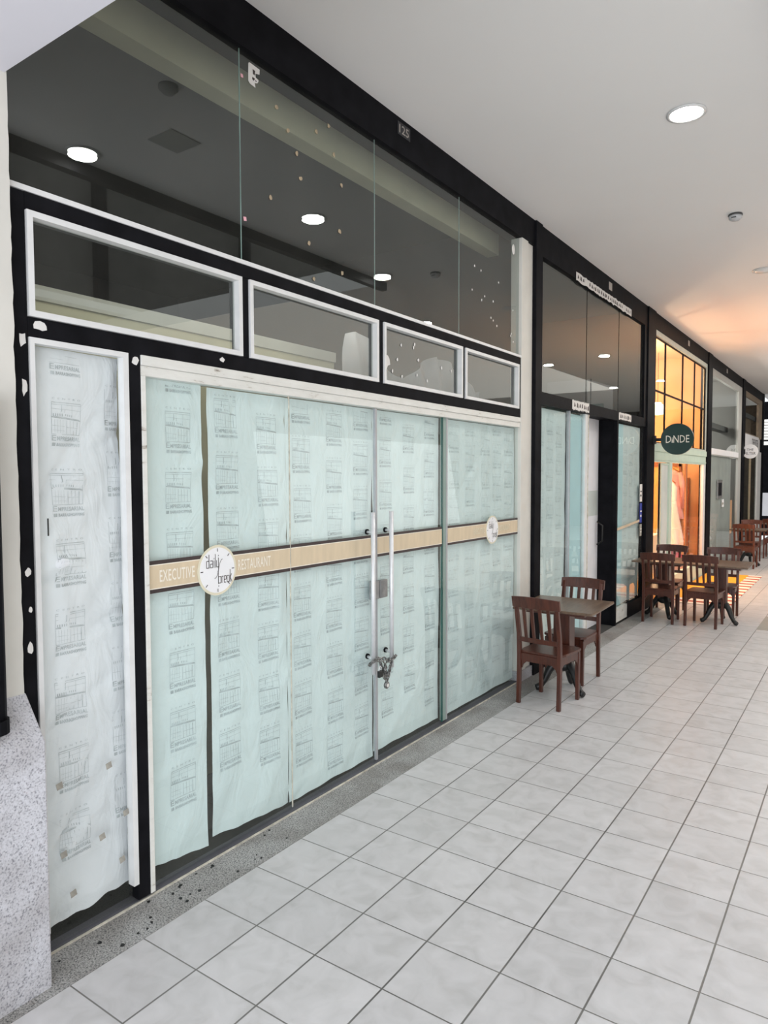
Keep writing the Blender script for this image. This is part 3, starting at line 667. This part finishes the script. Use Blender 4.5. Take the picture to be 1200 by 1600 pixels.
w10=win(10,'papered fixed panel at the left of the second shop')
MB().quadx(0,6.52,7.88,.10,2.64).build('pane',M['glass_green'],w10,recalc=False); MB().box(-.05,.02,6.50,7.95,.0,.10).build('sill',M['black'],w10); MB().box(-.03,.012,7.385,7.40,.1,2.64).build('glass_joint',M['grey_alu'],w10); MB().box(-.05,.015,7.88,7.955,.0,2.64).build('frame',M['alu'],w10)
paper(6.53,7.38,.12,.12,2.62,[6.60,6.85,7.10],'pale printed paper behind the first panel of the second shop',71,.007,zs=(2.2,2.32),w=.17,ink='ink_soft')
tag(MB().box(-.032,-.03,7.405,7.875,.12,2.62).build('blue_film',M['paper_blue']),'light blue film left of the recessed door of the second shop','film')
strip(7.957,8.0,.05,2.64,'ragged pale strip down the left edge of the recessed doorway',None,x=.016,vert=True)
d3=struct('door_3','recessed door of the second shop covered in white paper')
MB().box(-.26,-.22,7.96,9.08,.0,2.66).build('leaf',M['paper_plain'],d3); MB().box(-.22,-.217,8.3,9.06,1.43,1.75).build('grey_stripe',M['film'],d3)
MB().tube([(-.20,9.00,1.05),(-.13,9.0,1.10),(-.13,9.0,1.30),(-.20,9.0,1.35)],.012,8).build('handle',M['iron'],d3,smooth=True)
struct('trim_18','black return jamb on the right of the recessed doorway',MB().box(-.30,-.0,9.085,9.11,.0,2.70).box(-.02,.025,9.06,9.115,0,2.70),M['black'])
struct('trim_19','black return jamb on the left of the recessed doorway',MB().box(-.30,-.05,7.90,7.955,.0,2.70).box(-.30,0,7.955,9.085,2.66,2.72),M['black'])
w11=win(11,'fixed panel right of the recessed doorway with light blue film and white paper')
MB().quadx(0,9.12,10.36,.22,2.64).build('pane',M['glass_green'],w11,recalc=False); MB().box(-.05,.015,9.6,10.42,.0,.20).build('sill',M['black'],w11); MB().box(-.05,.02,9.115,9.62,.03,.21).build('base_panel',M['peel'],w11); MB().box(-.05,.01,10.36,10.42,.2,2.64).build('frame',M['black'],w11)
tag(MB().box(-.03,-.028,9.12,9.50,.22,2.62).build('blue_film',M['paper_blue']),'light blue film just right of the black recessed doorway','film')
paper(9.505,10.35,.22,.22,2.62,[9.56,9.83,10.08],'pale printed paper beside the black post next to the boutique',83,.006,zs=(2.2,2.32),w=.17,ink='ink_soft')
strip(9.117,9.15,.2,2.62,'ragged pale strip down the right edge of the black doorway return',None,x=.004,vert=True)
tl=MB().prism([(9.12,1.22),(10.35,1.29),(10.35,1.325),(9.12,1.255)],.001,.002,'yz').build('tape_line',M['tanline']); tag(tl,'long tan tape line across the panel right of the recessed doorway','tape')
for y0,z0,z1,mt,l in ((10.24,1.57,1.82,'torn','white notice with tiny print on the glass edge beside the boutique post'),(10.25,1.27,1.55,'blue','blue and white notice on the glass edge beside the boutique post'),(10.26,1.08,1.25,'spot_grey','small dull notice lowest on the glass edge beside the boutique post')):
    o=thing('notice',l,'notice',(.004,y0,z0)); MB().box(0,.002,0,.12,0,z1-z0).build('sheet',M[mt],o); MB().box(.002,.0025,.02,.10,(z1-z0)*.55,(z1-z0)*.62).box(.002,.0025,.02,.09,(z1-z0)*.3,(z1-z0)*.40).build('printing',M['number'] if mt=='torn' else M['torn'],o)
# ------------------------------------------------------------------ boutique (shop 3)
w12=win(12,'orange lit gridded upper window of the boutique')
MB().quadx(0,10.86,14.8,2.45,4.03).build('pane',M['glass_clear'],w12,recalc=False)
MB().frame(-.04,.02,10.84,14.93,2.40,4.11,.07,wt=.08,wb=.04,wr=.09).build('frame',M['mintgrey'],w12)
mb=MB().frame(-.012,.008,10.87,14.84,2.43,4.02,.022,wr=.06)
for y in (11.62,12.85,13.83): mb.box(-.012,.008,y-.022,y+.022,2.44,4.02)
mb.box(-.012,.008,10.87,14.84,3.207,3.233); mb.build('glazing_bars',M['black'],w12)
struct('trim_20','mint green rail between the boutique windows',MB().box(-.06,.035,10.84,14.93,2.31,2.41).box(-.06,.02,10.84,14.93,2.15,2.31).box(-.06,.028,10.84,14.93,2.18,2.20),M['mint'])
w13=win(13,'lower boutique window showing the dresses')
MB().quadx(0,12.1,14.75,.25,2.15).build('pane',M['glass_clear'],w13,recalc=False); MB().quadx(0,10.86,11.43,.25,2.15).build('pane',M['glass_clear'],w13,recalc=False)
MB().box(-.04,.02,14.73,14.93,0,2.15).build('frame',M['alu'],w13); MB().box(-.04,.02,10.84,10.87,0,2.15).build('frame',M['mint'],w13)
MB().box(-.02,.006,13.25,13.34,.0,2.15).build('mullion',M['wood_brown'],w13); MB().box(-.04,.02,11.93,12.12,0,2.15).build('mullion',M['mint'],w13)
MB().box(-.04,.03,12.1,14.75,.0,.28).build('sill_panel',M['mint'],w13); 
d4=struct('door_4','grey green boutique door leaf'); MB().box(-.03,.0,11.43,11.93,.0,2.13).build('leaf',M['film'],d4); MB().frame(-.035,.01,11.43,11.93,0,2.14,.03).build('frame',M['mint'],d4)
# niche, shelf, dresses
n_=thing('wardrobe','tall orange niche with a brown frame behind the hanging dresses','wardrobe',(-.72,15.19,.35))
MB().box(-.45,.20,-.02,.0,.05,1.78).build('orange_panel',M['panel_orange'],n_); mb=MB(); mb.box(-.50,-.45,-.05,.0,0,1.85).box(.20,.24,-.05,.0,0,1.85).box(-.50,.24,-.05,0,1.78,1.9).box(-.50,.24,-.05,0,0,.06); mb.build('frame',M['wood_brown'],n_)
tag(MB().box(-.36,-.32,15.16,15.20,.0,1.9).build('wooden_panel',M['wood_brown']),'narrow brown wooden panel standing right of the orange niche','panel')
def dress(name,label,x,y,ztop,zbot,wtop,whip,wbot,mtop,mskirt,sleeve=False,split=.35):
    o=thing(name,label,'dress',(x,y,0)); L=ztop-zbot; n=28
    def ring_mesh(z0,z1,wf):
        m=MB(); k=14
        for j in range(k+1):
            t=j/k; z=z0+(z1-z0)*t; w_,d_=wf(z)
            for i in range(n):
                a=2*math.pi*i/n; fold=1+.10*math.sin(a*6+z*2)*max(0,(ztop-.35-z))/L*2
                m.v.append((math.cos(a)*w_*fold,math.sin(a)*d_*fold,z))
        for j in range(k):
            for i in range(n): a=j*n+i; b=j*n+(i+1)%n; m.f.append((a,b,b+n,a+n))
        m.f.append(tuple(range(n))); return m
    def wf(z):
        t=(ztop-z)/L
        if t<.08: w_=wtop*.35+wtop*.65*(t/.08)
        elif t<split: w_=wtop+(whip*.72-wtop)*((t-.08)/(split-.08))
        else: w_=whip*.72+(wbot-whip*.72)*((t-split)/(1-split))
        return w_,w_*.6
    zs=ztop-L*split
    ring_mesh(ztop,zs,wf).build('bodice',M[mtop],o,smooth=True); ring_mesh(zs+.01,zbot,wf).build('skirt',M[mskirt],o,smooth=True)
    if sleeve:
        for s in(-1,1): MB().tube([(s*wtop*.8,0,ztop-.05),(s*(wtop+.05),0,ztop-.35),(s*(wtop+.04),0,ztop-.75)],.05,10,rs=[.06,.055,.05]).build('sleeve',M[mtop],o,smooth=True)
    MB().tube([(-wtop*.8,0,ztop-.03),(0,0,ztop+.05),(wtop*.8,0,ztop-.03)],.01,6).tube([(0,0,ztop+.04),(0,0,ztop+.12),(.03,0,ztop+.14)],.006,6).build('hanger',M['wood_brown'],o,smooth=True)
dress('pink_dress','pink long sleeved dress hanging behind the white mannequin dress in the boutique',-.52,14.55,2.05,1.10,.16,.20,.22,'pink','pink',True)
dress('mannequin_dress','long white and blush dress at the front of the boutique window',-.42,13.95,1.83,.55,.13,.17,.27,'whitecloth','blush',False,.30)
pb=thing('display_bench','low bench with deep pink fabric under the dresses','bench',(-.5,14.2,0)); MB().box(-.3,.3,-.5,.5,.30,.38).build('top',M['blush'],pb)
for s in(-1,1):
    for t in (-1,1): MB().box(s*.26-.02,s*.26+.02,t*.45-.02,t*.45+.02,0,.30).build('leg',M['wood_brown'],pb)
fb=MB(); ny=12
for j in range(ny+1):
    for i in range(ny+1): u=i/ny-.5; v=j/ny-.5; fb.v.append((-.42+u*.5,14.1+v*.5,.39+.14*math.exp(-(u*u+v*v)*7)+.03*noise.noise(Vector((u*7,v*7,0)))))
for j in range(ny):
    for i in range(ny): a=j*(ny+1)+i; fb.f.append((a,a+1,a+ny+2,a+ny+1))
tag(fb.build('folded_cloth',M['red'],smooth=True),'deep pink folded cloth on the low display bench','cloth')
lm=thing('wall_lamp','small warm cone lamp behind the left boutique pane','lamp',(-.6,12.9,1.93)); MB().lathe([(.10,0),(.035,.14)],n=20).build('lamp_shade',M['lampshade'],lm); MB().tube([(0,0,.14),(0,0,.3),(-.2,0,.34)],.008,8).build('arm',M['wood_brown'],lm)
pd=thing('pendant_lamp','warm glowing pendant lamp behind the upper boutique window','lamp',(-.75,14.3,3.12)); MB().lathe([(.02,.0),(.12,.02),(.14,.1),(.10,.2),(.03,.24)],n=20).build('lamp_shade',emit('warm_pendant_glow',(1,.75,.35),9),pd,smooth=True); MB().tube([(0,0,.24),(0,0,CZ-3.14)],.006,6).build('cord',M['iron'],pd)
cn=MB().box(-.9,-.25,11.6,12.6,.0,.95).build('display_counter',M['peach'],bevel=.01); tag(cn,'peach counter behind the left boutique pane','counter')
def round_sign(x,y,z,rad,face,label,lines,tm,px,arm=True):
    o=thing('round_sign',label,'sign',(x,y,z))
    MB().lathe([(rad,-.025),(rad,.025)],n=64,axis='y').build('disc',M[face],o)
    mb=MB()
    for (t,u,v,w,h) in lines: text_fit(mb,t,u,v,w,h,lambda a,b:(a,-.0262,b),1.0,.0)
    mb.build('lettering',M[tm],o,recalc=False)
    b=MB().box(px,-rad+.01,-.018,.018,-.022,.022).box(px-.02,px+.03,-.045,.045,-.06,.06); b.build('bracket',M['iron'],o)
round_sign(.378,10.78,2.468,.225,'green_sign','round dark green sign with white lettering on a bracket beside the boutique',[('D',-.152,-.052,.072,.105),('i',-.072,-.052,.016,.072),('NDE',-.048,-.052,.215,.105)],'cream_vinyl',-.33)
round_sign(.184,19.75,2.548,.178,'white','round white sign reading THE FILTER at the fifth shop',[('THE',-.075,.015,.15,.06),('FILTER',-.125,-.085,.25,.07)],'number',-.14)
# ------------------------------------------------------------------ shop 4
w14=win(14,'tall grey upper window of the fourth shop')
MB().quadx(0,15.36,19.3,2.5,4.0).build('pane',M['glass_clear'],w14,recalc=False); MB().frame(-.05,.02,15.33,19.42,2.38,4.11,.05,wt=.14,wb=.12,wr=.5,wl=.06).build('frame',M['greywall'],w14); MB().box(-.02,.03,15.33,18.95,2.38,2.50).build('white_rail',M['white'],w14)
MB().box(-.5,-.3,15.4,19.5,3.03,3.15).build('grey_band',M['greydark'],w14)
w15=win(15,'lower frosted window of the fourth shop'); MB().quadx(0,15.36,18.95,.12,2.38).build('pane',M['glass_clear'],w15,recalc=False); MB().frame(-.04,.02,15.33,19.42,0,2.38,.06,wt=.02,wb=.12,wr=.45).build('frame',M['greywall'],w15); MB().box(-.03,-.02,15.38,18.2,.12,2.38).build('frosted_film',M['film'],w15)
o=thing('framed_notice','dark framed picture on the glass of the fourth shop','picture',(.003,16.35,1.45)); MB().box(0,.01,0,.55,0,.40).build('frame',M['lock'],o); MB().box(.01,.013,.06,.46,.06,.34).build('print',M['number'],o)
o=thing('framed_notice','small white card below the dark picture on the glass of the fourth shop','card',(.003,16.95,1.25)); MB().box(0,.006,0,.22,0,.17).build('card',M['white'],o); MB().box(.006,.008,-.0,.16,.05,.10).build('print',M['spot_grey'],o)
o=thing('peach_lamp','tall peach glowing lamp standing in the fourth shop','lamp',(-.12,18.62,0)); MB().box(-.06,.06,-.14,.14,.55,1.35).build('lamp_shade',emit('peach_glow',(1,.55,.3),.8),o); MB().box(-.05,.05,-.12,.12,0,.55).build('base',M['wood_brown'],o)
for i in range(3):
    o=thing('green_stool','green stool inside the fourth shop window','stool',(-.14,17.75+i*.28,0),group='green stools inside the fourth shop window'); MB().lathe([(.10,.62),(.10,.66)],n=16).build('seat',M['plant'],o)
    for k in range(3): a=k*2.094; MB().tube([(math.cos(a)*.06,math.sin(a)*.06,.62),(math.cos(a)*.10,math.sin(a)*.10,0)],.01,6).build('leg',M['plant'],o)
# ------------------------------------------------------------------ shop 5
w16=win(16,'upper window of the fifth shop with brown blinds'); MB().quadx(0,19.9,22.3,3.0,3.95).build('pane',M['glass_clear'],w16,recalc=False); MB().frame(-.05,.02,19.85,23.3,3.0,4.11,.05,wt=.14,wb=.05,wr=.7).build('frame',M['curtain'],w16)
mb=MB()
for i in range(16): mb.box(-.16,-.15,19.95+i*.15,20.07+i*.15,2.9,3.55)
mb.build('blind_slats',M['curtain'],w16); MB().box(-.12,-.08,19.85,23.3,3.5,3.62).build('blind_rail',M['greydark'],w16)
MB().box(-.05,-.02,22.62,23.3,0,4.11).build('end_panel',M['alu'],w16)
fs=thing('fascia_board','white fascia board over the fifth shop door with dark lettering','sign',(-.03,19.87,2.62)); MB().box(0,.06,0,2.75,0,.40).build('board',M['white'],fs)
mb=MB(); text_fit(mb,'THE FILTER',1.4,.12,1.2,.20,lambda u,v:(.062,u,v),1.0,.01); mb.build('lettering',M['number'],fs,recalc=False)
w17=win(17,'dark glass door front of the fifth shop'); MB().quadx(0,19.87,22.5,.05,2.62).build('pane',M['glass_dark'],w17,recalc=False); MB().frame(-.04,.02,19.85,23.3,0,2.62,.06,wt=.02,wb=.05,wr=.75).build('frame',M['alu'],w17)
MB().box(-.03,.02,21.15,21.22,.05,2.62).build('mullion',M['spot_brown'],w17)
# ------------------------------------------------------------------ ceiling fittings
def downlight(x,y,on,label,energy=0,group=None,z=CZ):
    o=thing('recessed_downlight',label,'ceiling light',(x,y,z),group=group)
    MB().lathe([(.105,-.002),(.122,-.002),(.125,-.010),(.106,-.014),(.100,-.004)],n=40).build('rim',M['rim'],o,smooth=True)
    MB().lathe([(.102,-.003),(.09,-.012),(.0,-.016)] if on else [(.102,-.003),(.09,-.020),(.0,-.030)],n=40).build('lens',M['lamp_on' if on else 'lamp_off'],o,smooth=True)
    if energy:
        l=D.lights.new('downlight_bulb','AREA'); l.shape='DISK'; l.size=.2; l.energy=energy; l.color=(1,.95,.88)
        lo=D.objects.new('downlight_bulb',l); COL.objects.link(lo); lo.parent=o; lo.location=(0,0,-.03)
downlight(1.625,5.08,True,'brightly lit round recessed ceiling light nearest the camera',14)
downlight(1.60,9.40,False,'unlit round ceiling light at the right edge beyond the smoke detector',0)
for x,y in ((2.17,3.1),(2.18,7.0)): downlight(x,y,True,'lit ceiling light along the outer edge of the arcade, seen mirrored in the upper glass',8,'edge ceiling lights seen in reflection')
for x,y in ((3.08,9.46),(3.06,14.5),(1.72,14.05),(1.7,18.5),(3.08,19.2),(3.08,24)): downlight(x,y,True,'lit ceiling light of the deeper arcade, seen mirrored in the shop glass',30,'deeper ceiling lights seen in reflection')
ht=thing('ceiling_hatch','square dark ceiling hatch, seen mirrored in the upper glass','hatch',(1.474,3.38,CZ))
MB().box(-.13,.13,-.13,.13,-.008,-.001).build('hatch_cover',M['greywall'],ht)
for y_,l_ in ((2.90,'dark round ceiling sensor, seen mirrored near the top of the upper glass'),):
    o=thing('ceiling_sensor',l_,'sensor',(.93,y_,CZ)); MB().lathe([(.06,0),(.06,-.02),(.035,-.045),(0,-.05)],n=24).build('body',M['greywall'],o,smooth=True)
sd=thing('smoke_detector','small round smoke detector on the ceiling beyond the lit lamp','smoke detector',(1.604,7.27,CZ))
MB().lathe([(.058,0),(.062,-.012),(.060,-.018)],n=32).build('base',M['detector_dark'],sd,smooth=True); MB().lathe([(.058,-.016),(.056,-.040),(.038,-.056),(.0,-.060)],n=32).build('body',M['detector'],sd,smooth=True); MB().box(-.025,.015,-.062,-.035,-.045,-.038).build('vent_slot',M['detector_dark'],sd)
# hanging green board deeper in the arcade (seen mirrored in the second shop)
hb=thing('hanging_board','green hanging direction board with white lettering, seen mirrored in the second shop window','sign',(0,17.3,0))
MB().box(2.75,4.5,-.03,.03,3.22,3.72).build('board',M['green_board'],hb); mb=MB(); text_fit(mb,'ESTACIONAMENTO',3.0,3.48,1.0,.08,lambda a,b:(a,-.032,b)); text_fit(mb,'ELEVADORES',3.0,3.34,.7,.08,lambda a,b:(a,-.032,b)); mb.build('lettering',M['torn'],hb,recalc=False)
MB().tube([(3.07,0,3.72),(3.07,0,CZ)],.012,8).build('rod',M['iron'],hb)
# ------------------------------------------------------------------ chairs and tables
def make_chair(mat):
    """origin at floor, centre of seat; faces +y (back at -y)"""
    root=thing('dining_chair','','chair'); m=M[mat]; W=.185
    def lathe_leg(name,x,pts):
        mb=MB(); 
        for (y0,z0,s0),(y1,z1,s1) in zip(pts,pts[1:]):
            a=s0/2; b=s1/2
            mb.add([(x-a,y0-a,z0),(x+a,y0-a,z0),(x+a,y0+a,z0),(x-a,y0+a,z0),(x-b,y1-b,z1),(x+b,y1-b,z1),(x+b,y1+b,z1),(x-b,y1+b,z1)],[(0,3,2,1),(4,5,6,7),(0,1,5,4),(1,2,6,5),(2,3,7,6),(3,0,4,7)])
        return mb.build(name,m,root,bevel=.004)
    for s in(-1,1):
        lathe_leg('leg',s*W*.93,[(.185,0,.030),(.185,.42,.036)])
        mb=MB(); x=s*W; path=[(-.205,0,.030),(-.195,.22,.033),(-.19,.42,.038),(-.20,.60,.034),(-.262,.90,.028)]; hw=.017
        for (y,z,d) in path: mb.v+= [(x-hw,y-d/2,z),(x+hw,y-d/2,z),(x+hw,y+d/2,z),(x-hw,y+d/2,z)]
        for i in range(len(path)-1):
            for k in range(4): a=i*4+k; b=i*4+(k+1)%4; mb.f.append((a,b,b+4,a+4))
        mb.f+= [(3,2,1,0),tuple(len(path)*4-4+k for k in range(4))]
        mb.build('leg',m,root,bevel=.004)
    # seat : dished board with rounded front corners
    n=14; mb=MB(); out=[]
    poly=[(-.175,-.19),(.175,-.19),(.2,-.10),(.205,.17),(.195,.20),(.165,.215),(0,.222),(-.165,.215),(-.195,.20),(-.205,.17),(-.2,-.10)]
    mb.prism(poly,.432,.455,'xy'); mb.build('seat',m,root,bevel=.006)
    mb=MB()
    mb.box(-W+.01,W-.01,.168,.186,.365,.434); mb.box(-W+.01,W-.01,-.196,-.178,.365,.434)
    for s in(-1,1): mb.box(s*.175-.009,s*.175+.009,-.18,.18,.365,.434)
    for s in(-1,1):   # bracket corners
        for yy in(.185,-.185):
            mb.prism([(s*(W-.02),.37),(s*(W-.075),.37),(s*(W-.035),.335),(s*(W-.02),.30)],yy-.010,yy+.006,'xz')
            t=1 if yy>0 else -1
            mb.prism([(yy-t*.02,.37),(yy-t*.085,.37),(yy-t*.038,.335),(yy-t*.02,.30)],s*.175-.008,s*.175+.008,'yz')
    mb.build('apron',m,root)
    # curved crest rail
    def rail(z0,z1,yb,yt,half,th,bow,name,over=0):
        mb=MB(); k=12
        for i in range(k+1):
            u=-1+2*i/k; x=u*(half+over); b=bow*(u*u-1)
            for (z,yy) in ((z0,yb),(z1,yt)):
                lift=.012*(1-u*u) if (name=='top_rail' and z==z1) else 0
                mb.v+= [(x,yy+b-th/2,z+lift),(x,yy+b+th/2,z+lift)]
        for i in range(k):
            a=i*4; c=a+4; mb.f+= [(a,a+1,c+1,c),(a+2,c+2,c+3,a+3),(a,c,c+2,a+2),(a+1,a+3,c+3,c+1)]
        mb.f+= [(0,2,3,1),(k*4,k*4+1,k*4+3,k*4+2)]
        mb.build(name,m,root,bevel=.003)
    rail(.838,.925,-.252,-.270,W+.017,.026,.028,'top_rail',.014)
    rail(.535,.575,-.200,-.205,W-.012,.020,.010,'lower_rail')
    for i in range(4):
        x=-.111+.074*i; b=.018*((x/W)**2-1)
        mb=MB(); y0=-.203+b*.5; y1=-.252+b; w_=.0125
        mb.add([(x-w_,y0-.007,.57),(x+w_,y0-.007,.57),(x+w_,y0+.007,.57),(x-w_,y0+.007,.57),(x-w_*1.15,y1-.007,.85),(x+w_*1.15,y1-.007,.85),(x+w_*1.15,y1+.007,.85),(x-w_*1.15,y1+.007,.85)],[(0,3,2,1),(4,5,6,7),(0,1,5,4),(1,2,6,5),(2,3,7,6),(3,0,4,7)])
        mb.build('slat',m,root)
    return root
def dup(root,loc,rz,label,group=None):
    r=root.copy(); COL.objects.link(r); r.location=loc; r.rotation_euler=(0,0,rz); r['label']=label
    for ch in list(root.children):
        c=ch.copy(); COL.objects.link(c); c.parent=r
        for g in ch.children: d=g.copy(); COL.objects.link(d); d.parent=c
    return r
def make_table():
    root=thing('pedestal_table','','table')
    H=.79; T2=.352
    MB().box(-T2,T2,-T2,T2,H-.024,H).build('tabletop',M['top'],root,bevel=.007)
    MB().box(-.26,.26,-.26,.26,H-.055,H-.024).build('underframe',M['wood'],root)
    mb=MB().box(-.075,.075,-.075,.075,.26,H-.055); mb.build('pedestal',M['wood'],root,bevel=.005)
    MB().lathe([(.05,.19),(.085,.21),(.09,.27),(.05,.29)],n=20).build('hub',M['iron'],root,smooth=True)
    for k in range(3):
        a=math.pi/2+k*math.pi*2/3; c,s=math.cos(a),math.sin(a)
        pr=[(.04,.27,.040),(.085,.25,.040),(.13,.19,.034),(.165,.11,.030),(.20,.055,.026),(.228,.034,.031),(.250,.028,.026)]
        MB().tube([(r*c,r*s,z) for r,z,_ in pr],.03,10,rs=[q[2] for q in pr]).build('foot',M['iron'],root,smooth=True)
    return root
PI=math.pi
g1='chairs at the nearest table'; 
ch0=make_chair('wood'); ch0.location=(.466,5.70,0); ch0.rotation_euler=(0,0,R(-5)); ch0['label']='dark wooden slat-back chair at the nearest small table, its back turned to the camera'
ch0['group']='dark slat-back chairs'
dup(ch0,(.385,6.475,0),PI+R(-2),'dark wooden slat-back chair on the far side of the nearest small table, facing the camera')
dup(ch0,(.43,9.775,0),R(0),'dark wooden chair at the left of the joined tables, its back to the camera')
dup(ch0,(.962,9.79,0),R(-4),'dark wooden chair at the right of the joined tables, its back to the camera')
dup(ch0,(.335,10.50,0),PI,'dark wooden chair on the far side of the joined tables, left one')
dup(ch0,(1.045,10.46,0),PI+R(3),'dark wooden chair on the far side of the joined tables, right one')
chf=make_chair('wood_far'); chf.location=(.56,16.50,0); chf.rotation_euler=(0,0,R(-4)); chf['label']='reddish brown chair at the distant table beside the fourth shop, its back to the camera'; chf['group']='dark slat-back chairs'
dup(chf,(.48,17.65,0),PI,'reddish brown chair on the far side of the distant table beside the fourth shop')
dup(chf,(.85,18.75,0),0,'reddish brown chair with its back to the camera at the farthest table')
dup(chf,(.85,20.1,0),PI,'reddish brown chair on the far side of the farthest table')
tb0=make_table(); tb0.location=(.462,6.05,0); tb0.rotation_euler=(0,0,R(2.5)); tb0['label']='small square brown pedestal table nearest the camera beside the papered shopfront'; tb0['group']='square pedestal tables'
dup(tb0,(.395,10.07,0),PI/2,'left table of the pair of joined square pedestal tables')
dup(tb0,(1.107,10.06,0),R(1),'right table of the pair of joined square pedestal tables')
dup(tb0,(.56,16.98,0),0,'square pedestal table beside the fourth shop, seen far along the arcade')
dup(tb0,(.9,19.42,0),0,'farthest square pedestal table at the right edge')
rg=MB().box(.06,1.03,11.3,15.1,.001,.012).build('striped_rug',M['rug']); tag(rg,'orange rug with red and white striped border in front of the boutique','rug')
rnd=random.Random(5)
for i in range(26):
    y=rnd.choice([rnd.uniform(1.6,2.3),rnd.uniform(1.45,2.8)]); x=rnd.uniform(.04,.21); r=rnd.uniform(.004,.009)
    o=MB().prism([(r*math.cos(a)*rnd.uniform(.7,1.3),r*math.sin(a)*rnd.uniform(.7,1.3)) for a in [k*math.pi/3.5 for k in range(7)]],0,.003,'xy').build('dark_grit',M['iron']); o.location=(x,y,.001)
    tag(o,'small dark speck of grit on the granite strip near the plinth','grit','dark grit specks on the granite strip')
# ------------------------------------------------------------------ light
wd=D.worlds.new('sky'); bpy.context.scene.world=wd; wd.use_nodes=True; nt=wd.node_tree; nt.nodes.clear()
bg=nt.nodes.new('ShaderNodeBackground'); ow=nt.nodes.new('ShaderNodeOutputWorld'); bg.inputs[0].default_value=(.90,.95,1,1); bg.inputs[1].default_value=1.2; nt.links.new(bg.outputs[0],ow.inputs[0])
def area(name,loc,rot,sx,sy,e,c):
    l=D.lights.new(name,'AREA'); l.shape='RECTANGLE'; l.size=sx; l.size_y=sy; l.energy=e; l.color=c
    o=D.objects.new(name,l); COL.objects.link(o); o.location=loc; o.rotation_euler=rot; return o
area('daylight_behind',(4.4,-3.4,1.6),(R(108),0,R(8)),6,2.6,330,(.92,.95,1))
area('daylight_atrium',(5.6,3.2,7.4),(0,R(0),0),5,8,130,(.93,.96,1))
area('daylight_side',(8.7,16,1.7),(R(0),R(100),0),2.6,9,90,(.97,.98,1))
area('lobby_fill',(5.0,13,4.25),(0,0,0),4,12,165,(1,.95,.88))
area('half_wall_fill',(-.14,2.9,3.0),(0,R(65),0),.25,2.6,5,(1,.95,.80))  # unseen fill light added to brighten the cream half wall
def pt(name,loc,e,c,r=.15):
    l=D.lights.new(name,'POINT'); l.energy=e; l.color=c; l.shadow_soft_size=r; o=D.objects.new(name,l); COL.objects.link(o); o.location=loc
pt('boutique_upper_lamp',(-1.1,12.9,3.7),210,(1,.68,.40)); pt('boutique_lower_lamp',(-1.0,12.5,2.1),115,(1,.72,.46)); pt('boutique_floor_lamp',(-.55,12.9,1.2),30,(1,.66,.38))
pt('fourth_shop_lamp',(-1.2,17.2,3.4),110,(1,.98,.93)); pt('fifth_shop_lamp',(-1.0,21.2,3.9),30,(1,.9,.75))
# ------------------------------------------------------------------ camera
cam=D.cameras.new('camera'); co=D.objects.new('camera',cam); COL.objects.link(co); bpy.context.scene.camera=co
cam.sensor_fit='VERTICAL'; cam.sensor_height=36; cam.lens=1095.02*36/1600; cam.clip_end=100; cam.clip_start=.05
from mathutils import Matrix
p,yw,rl=.0497,.6071,-.0029
f=Vector((-math.sin(yw)*math.cos(p),math.cos(yw)*math.cos(p),-math.sin(p))); rt=Vector((math.cos(yw),math.sin(yw),0)); up=rt.cross(f)
r2=rt*math.cos(rl)+up*math.sin(rl); u2=-rt*math.sin(rl)+up*math.cos(rl)
co.matrix_world=Matrix(((r2.x,u2.x,-f.x,2.6962),(r2.y,u2.y,-f.y,0),(r2.z,u2.z,-f.z,1.9307),(0,0,0,1)))
sc=bpy.context.scene
sc.view_settings.view_transform='Standard'; sc.view_settings.look='None'; sc.view_settings.exposure=0; sc.view_settings.gamma=1
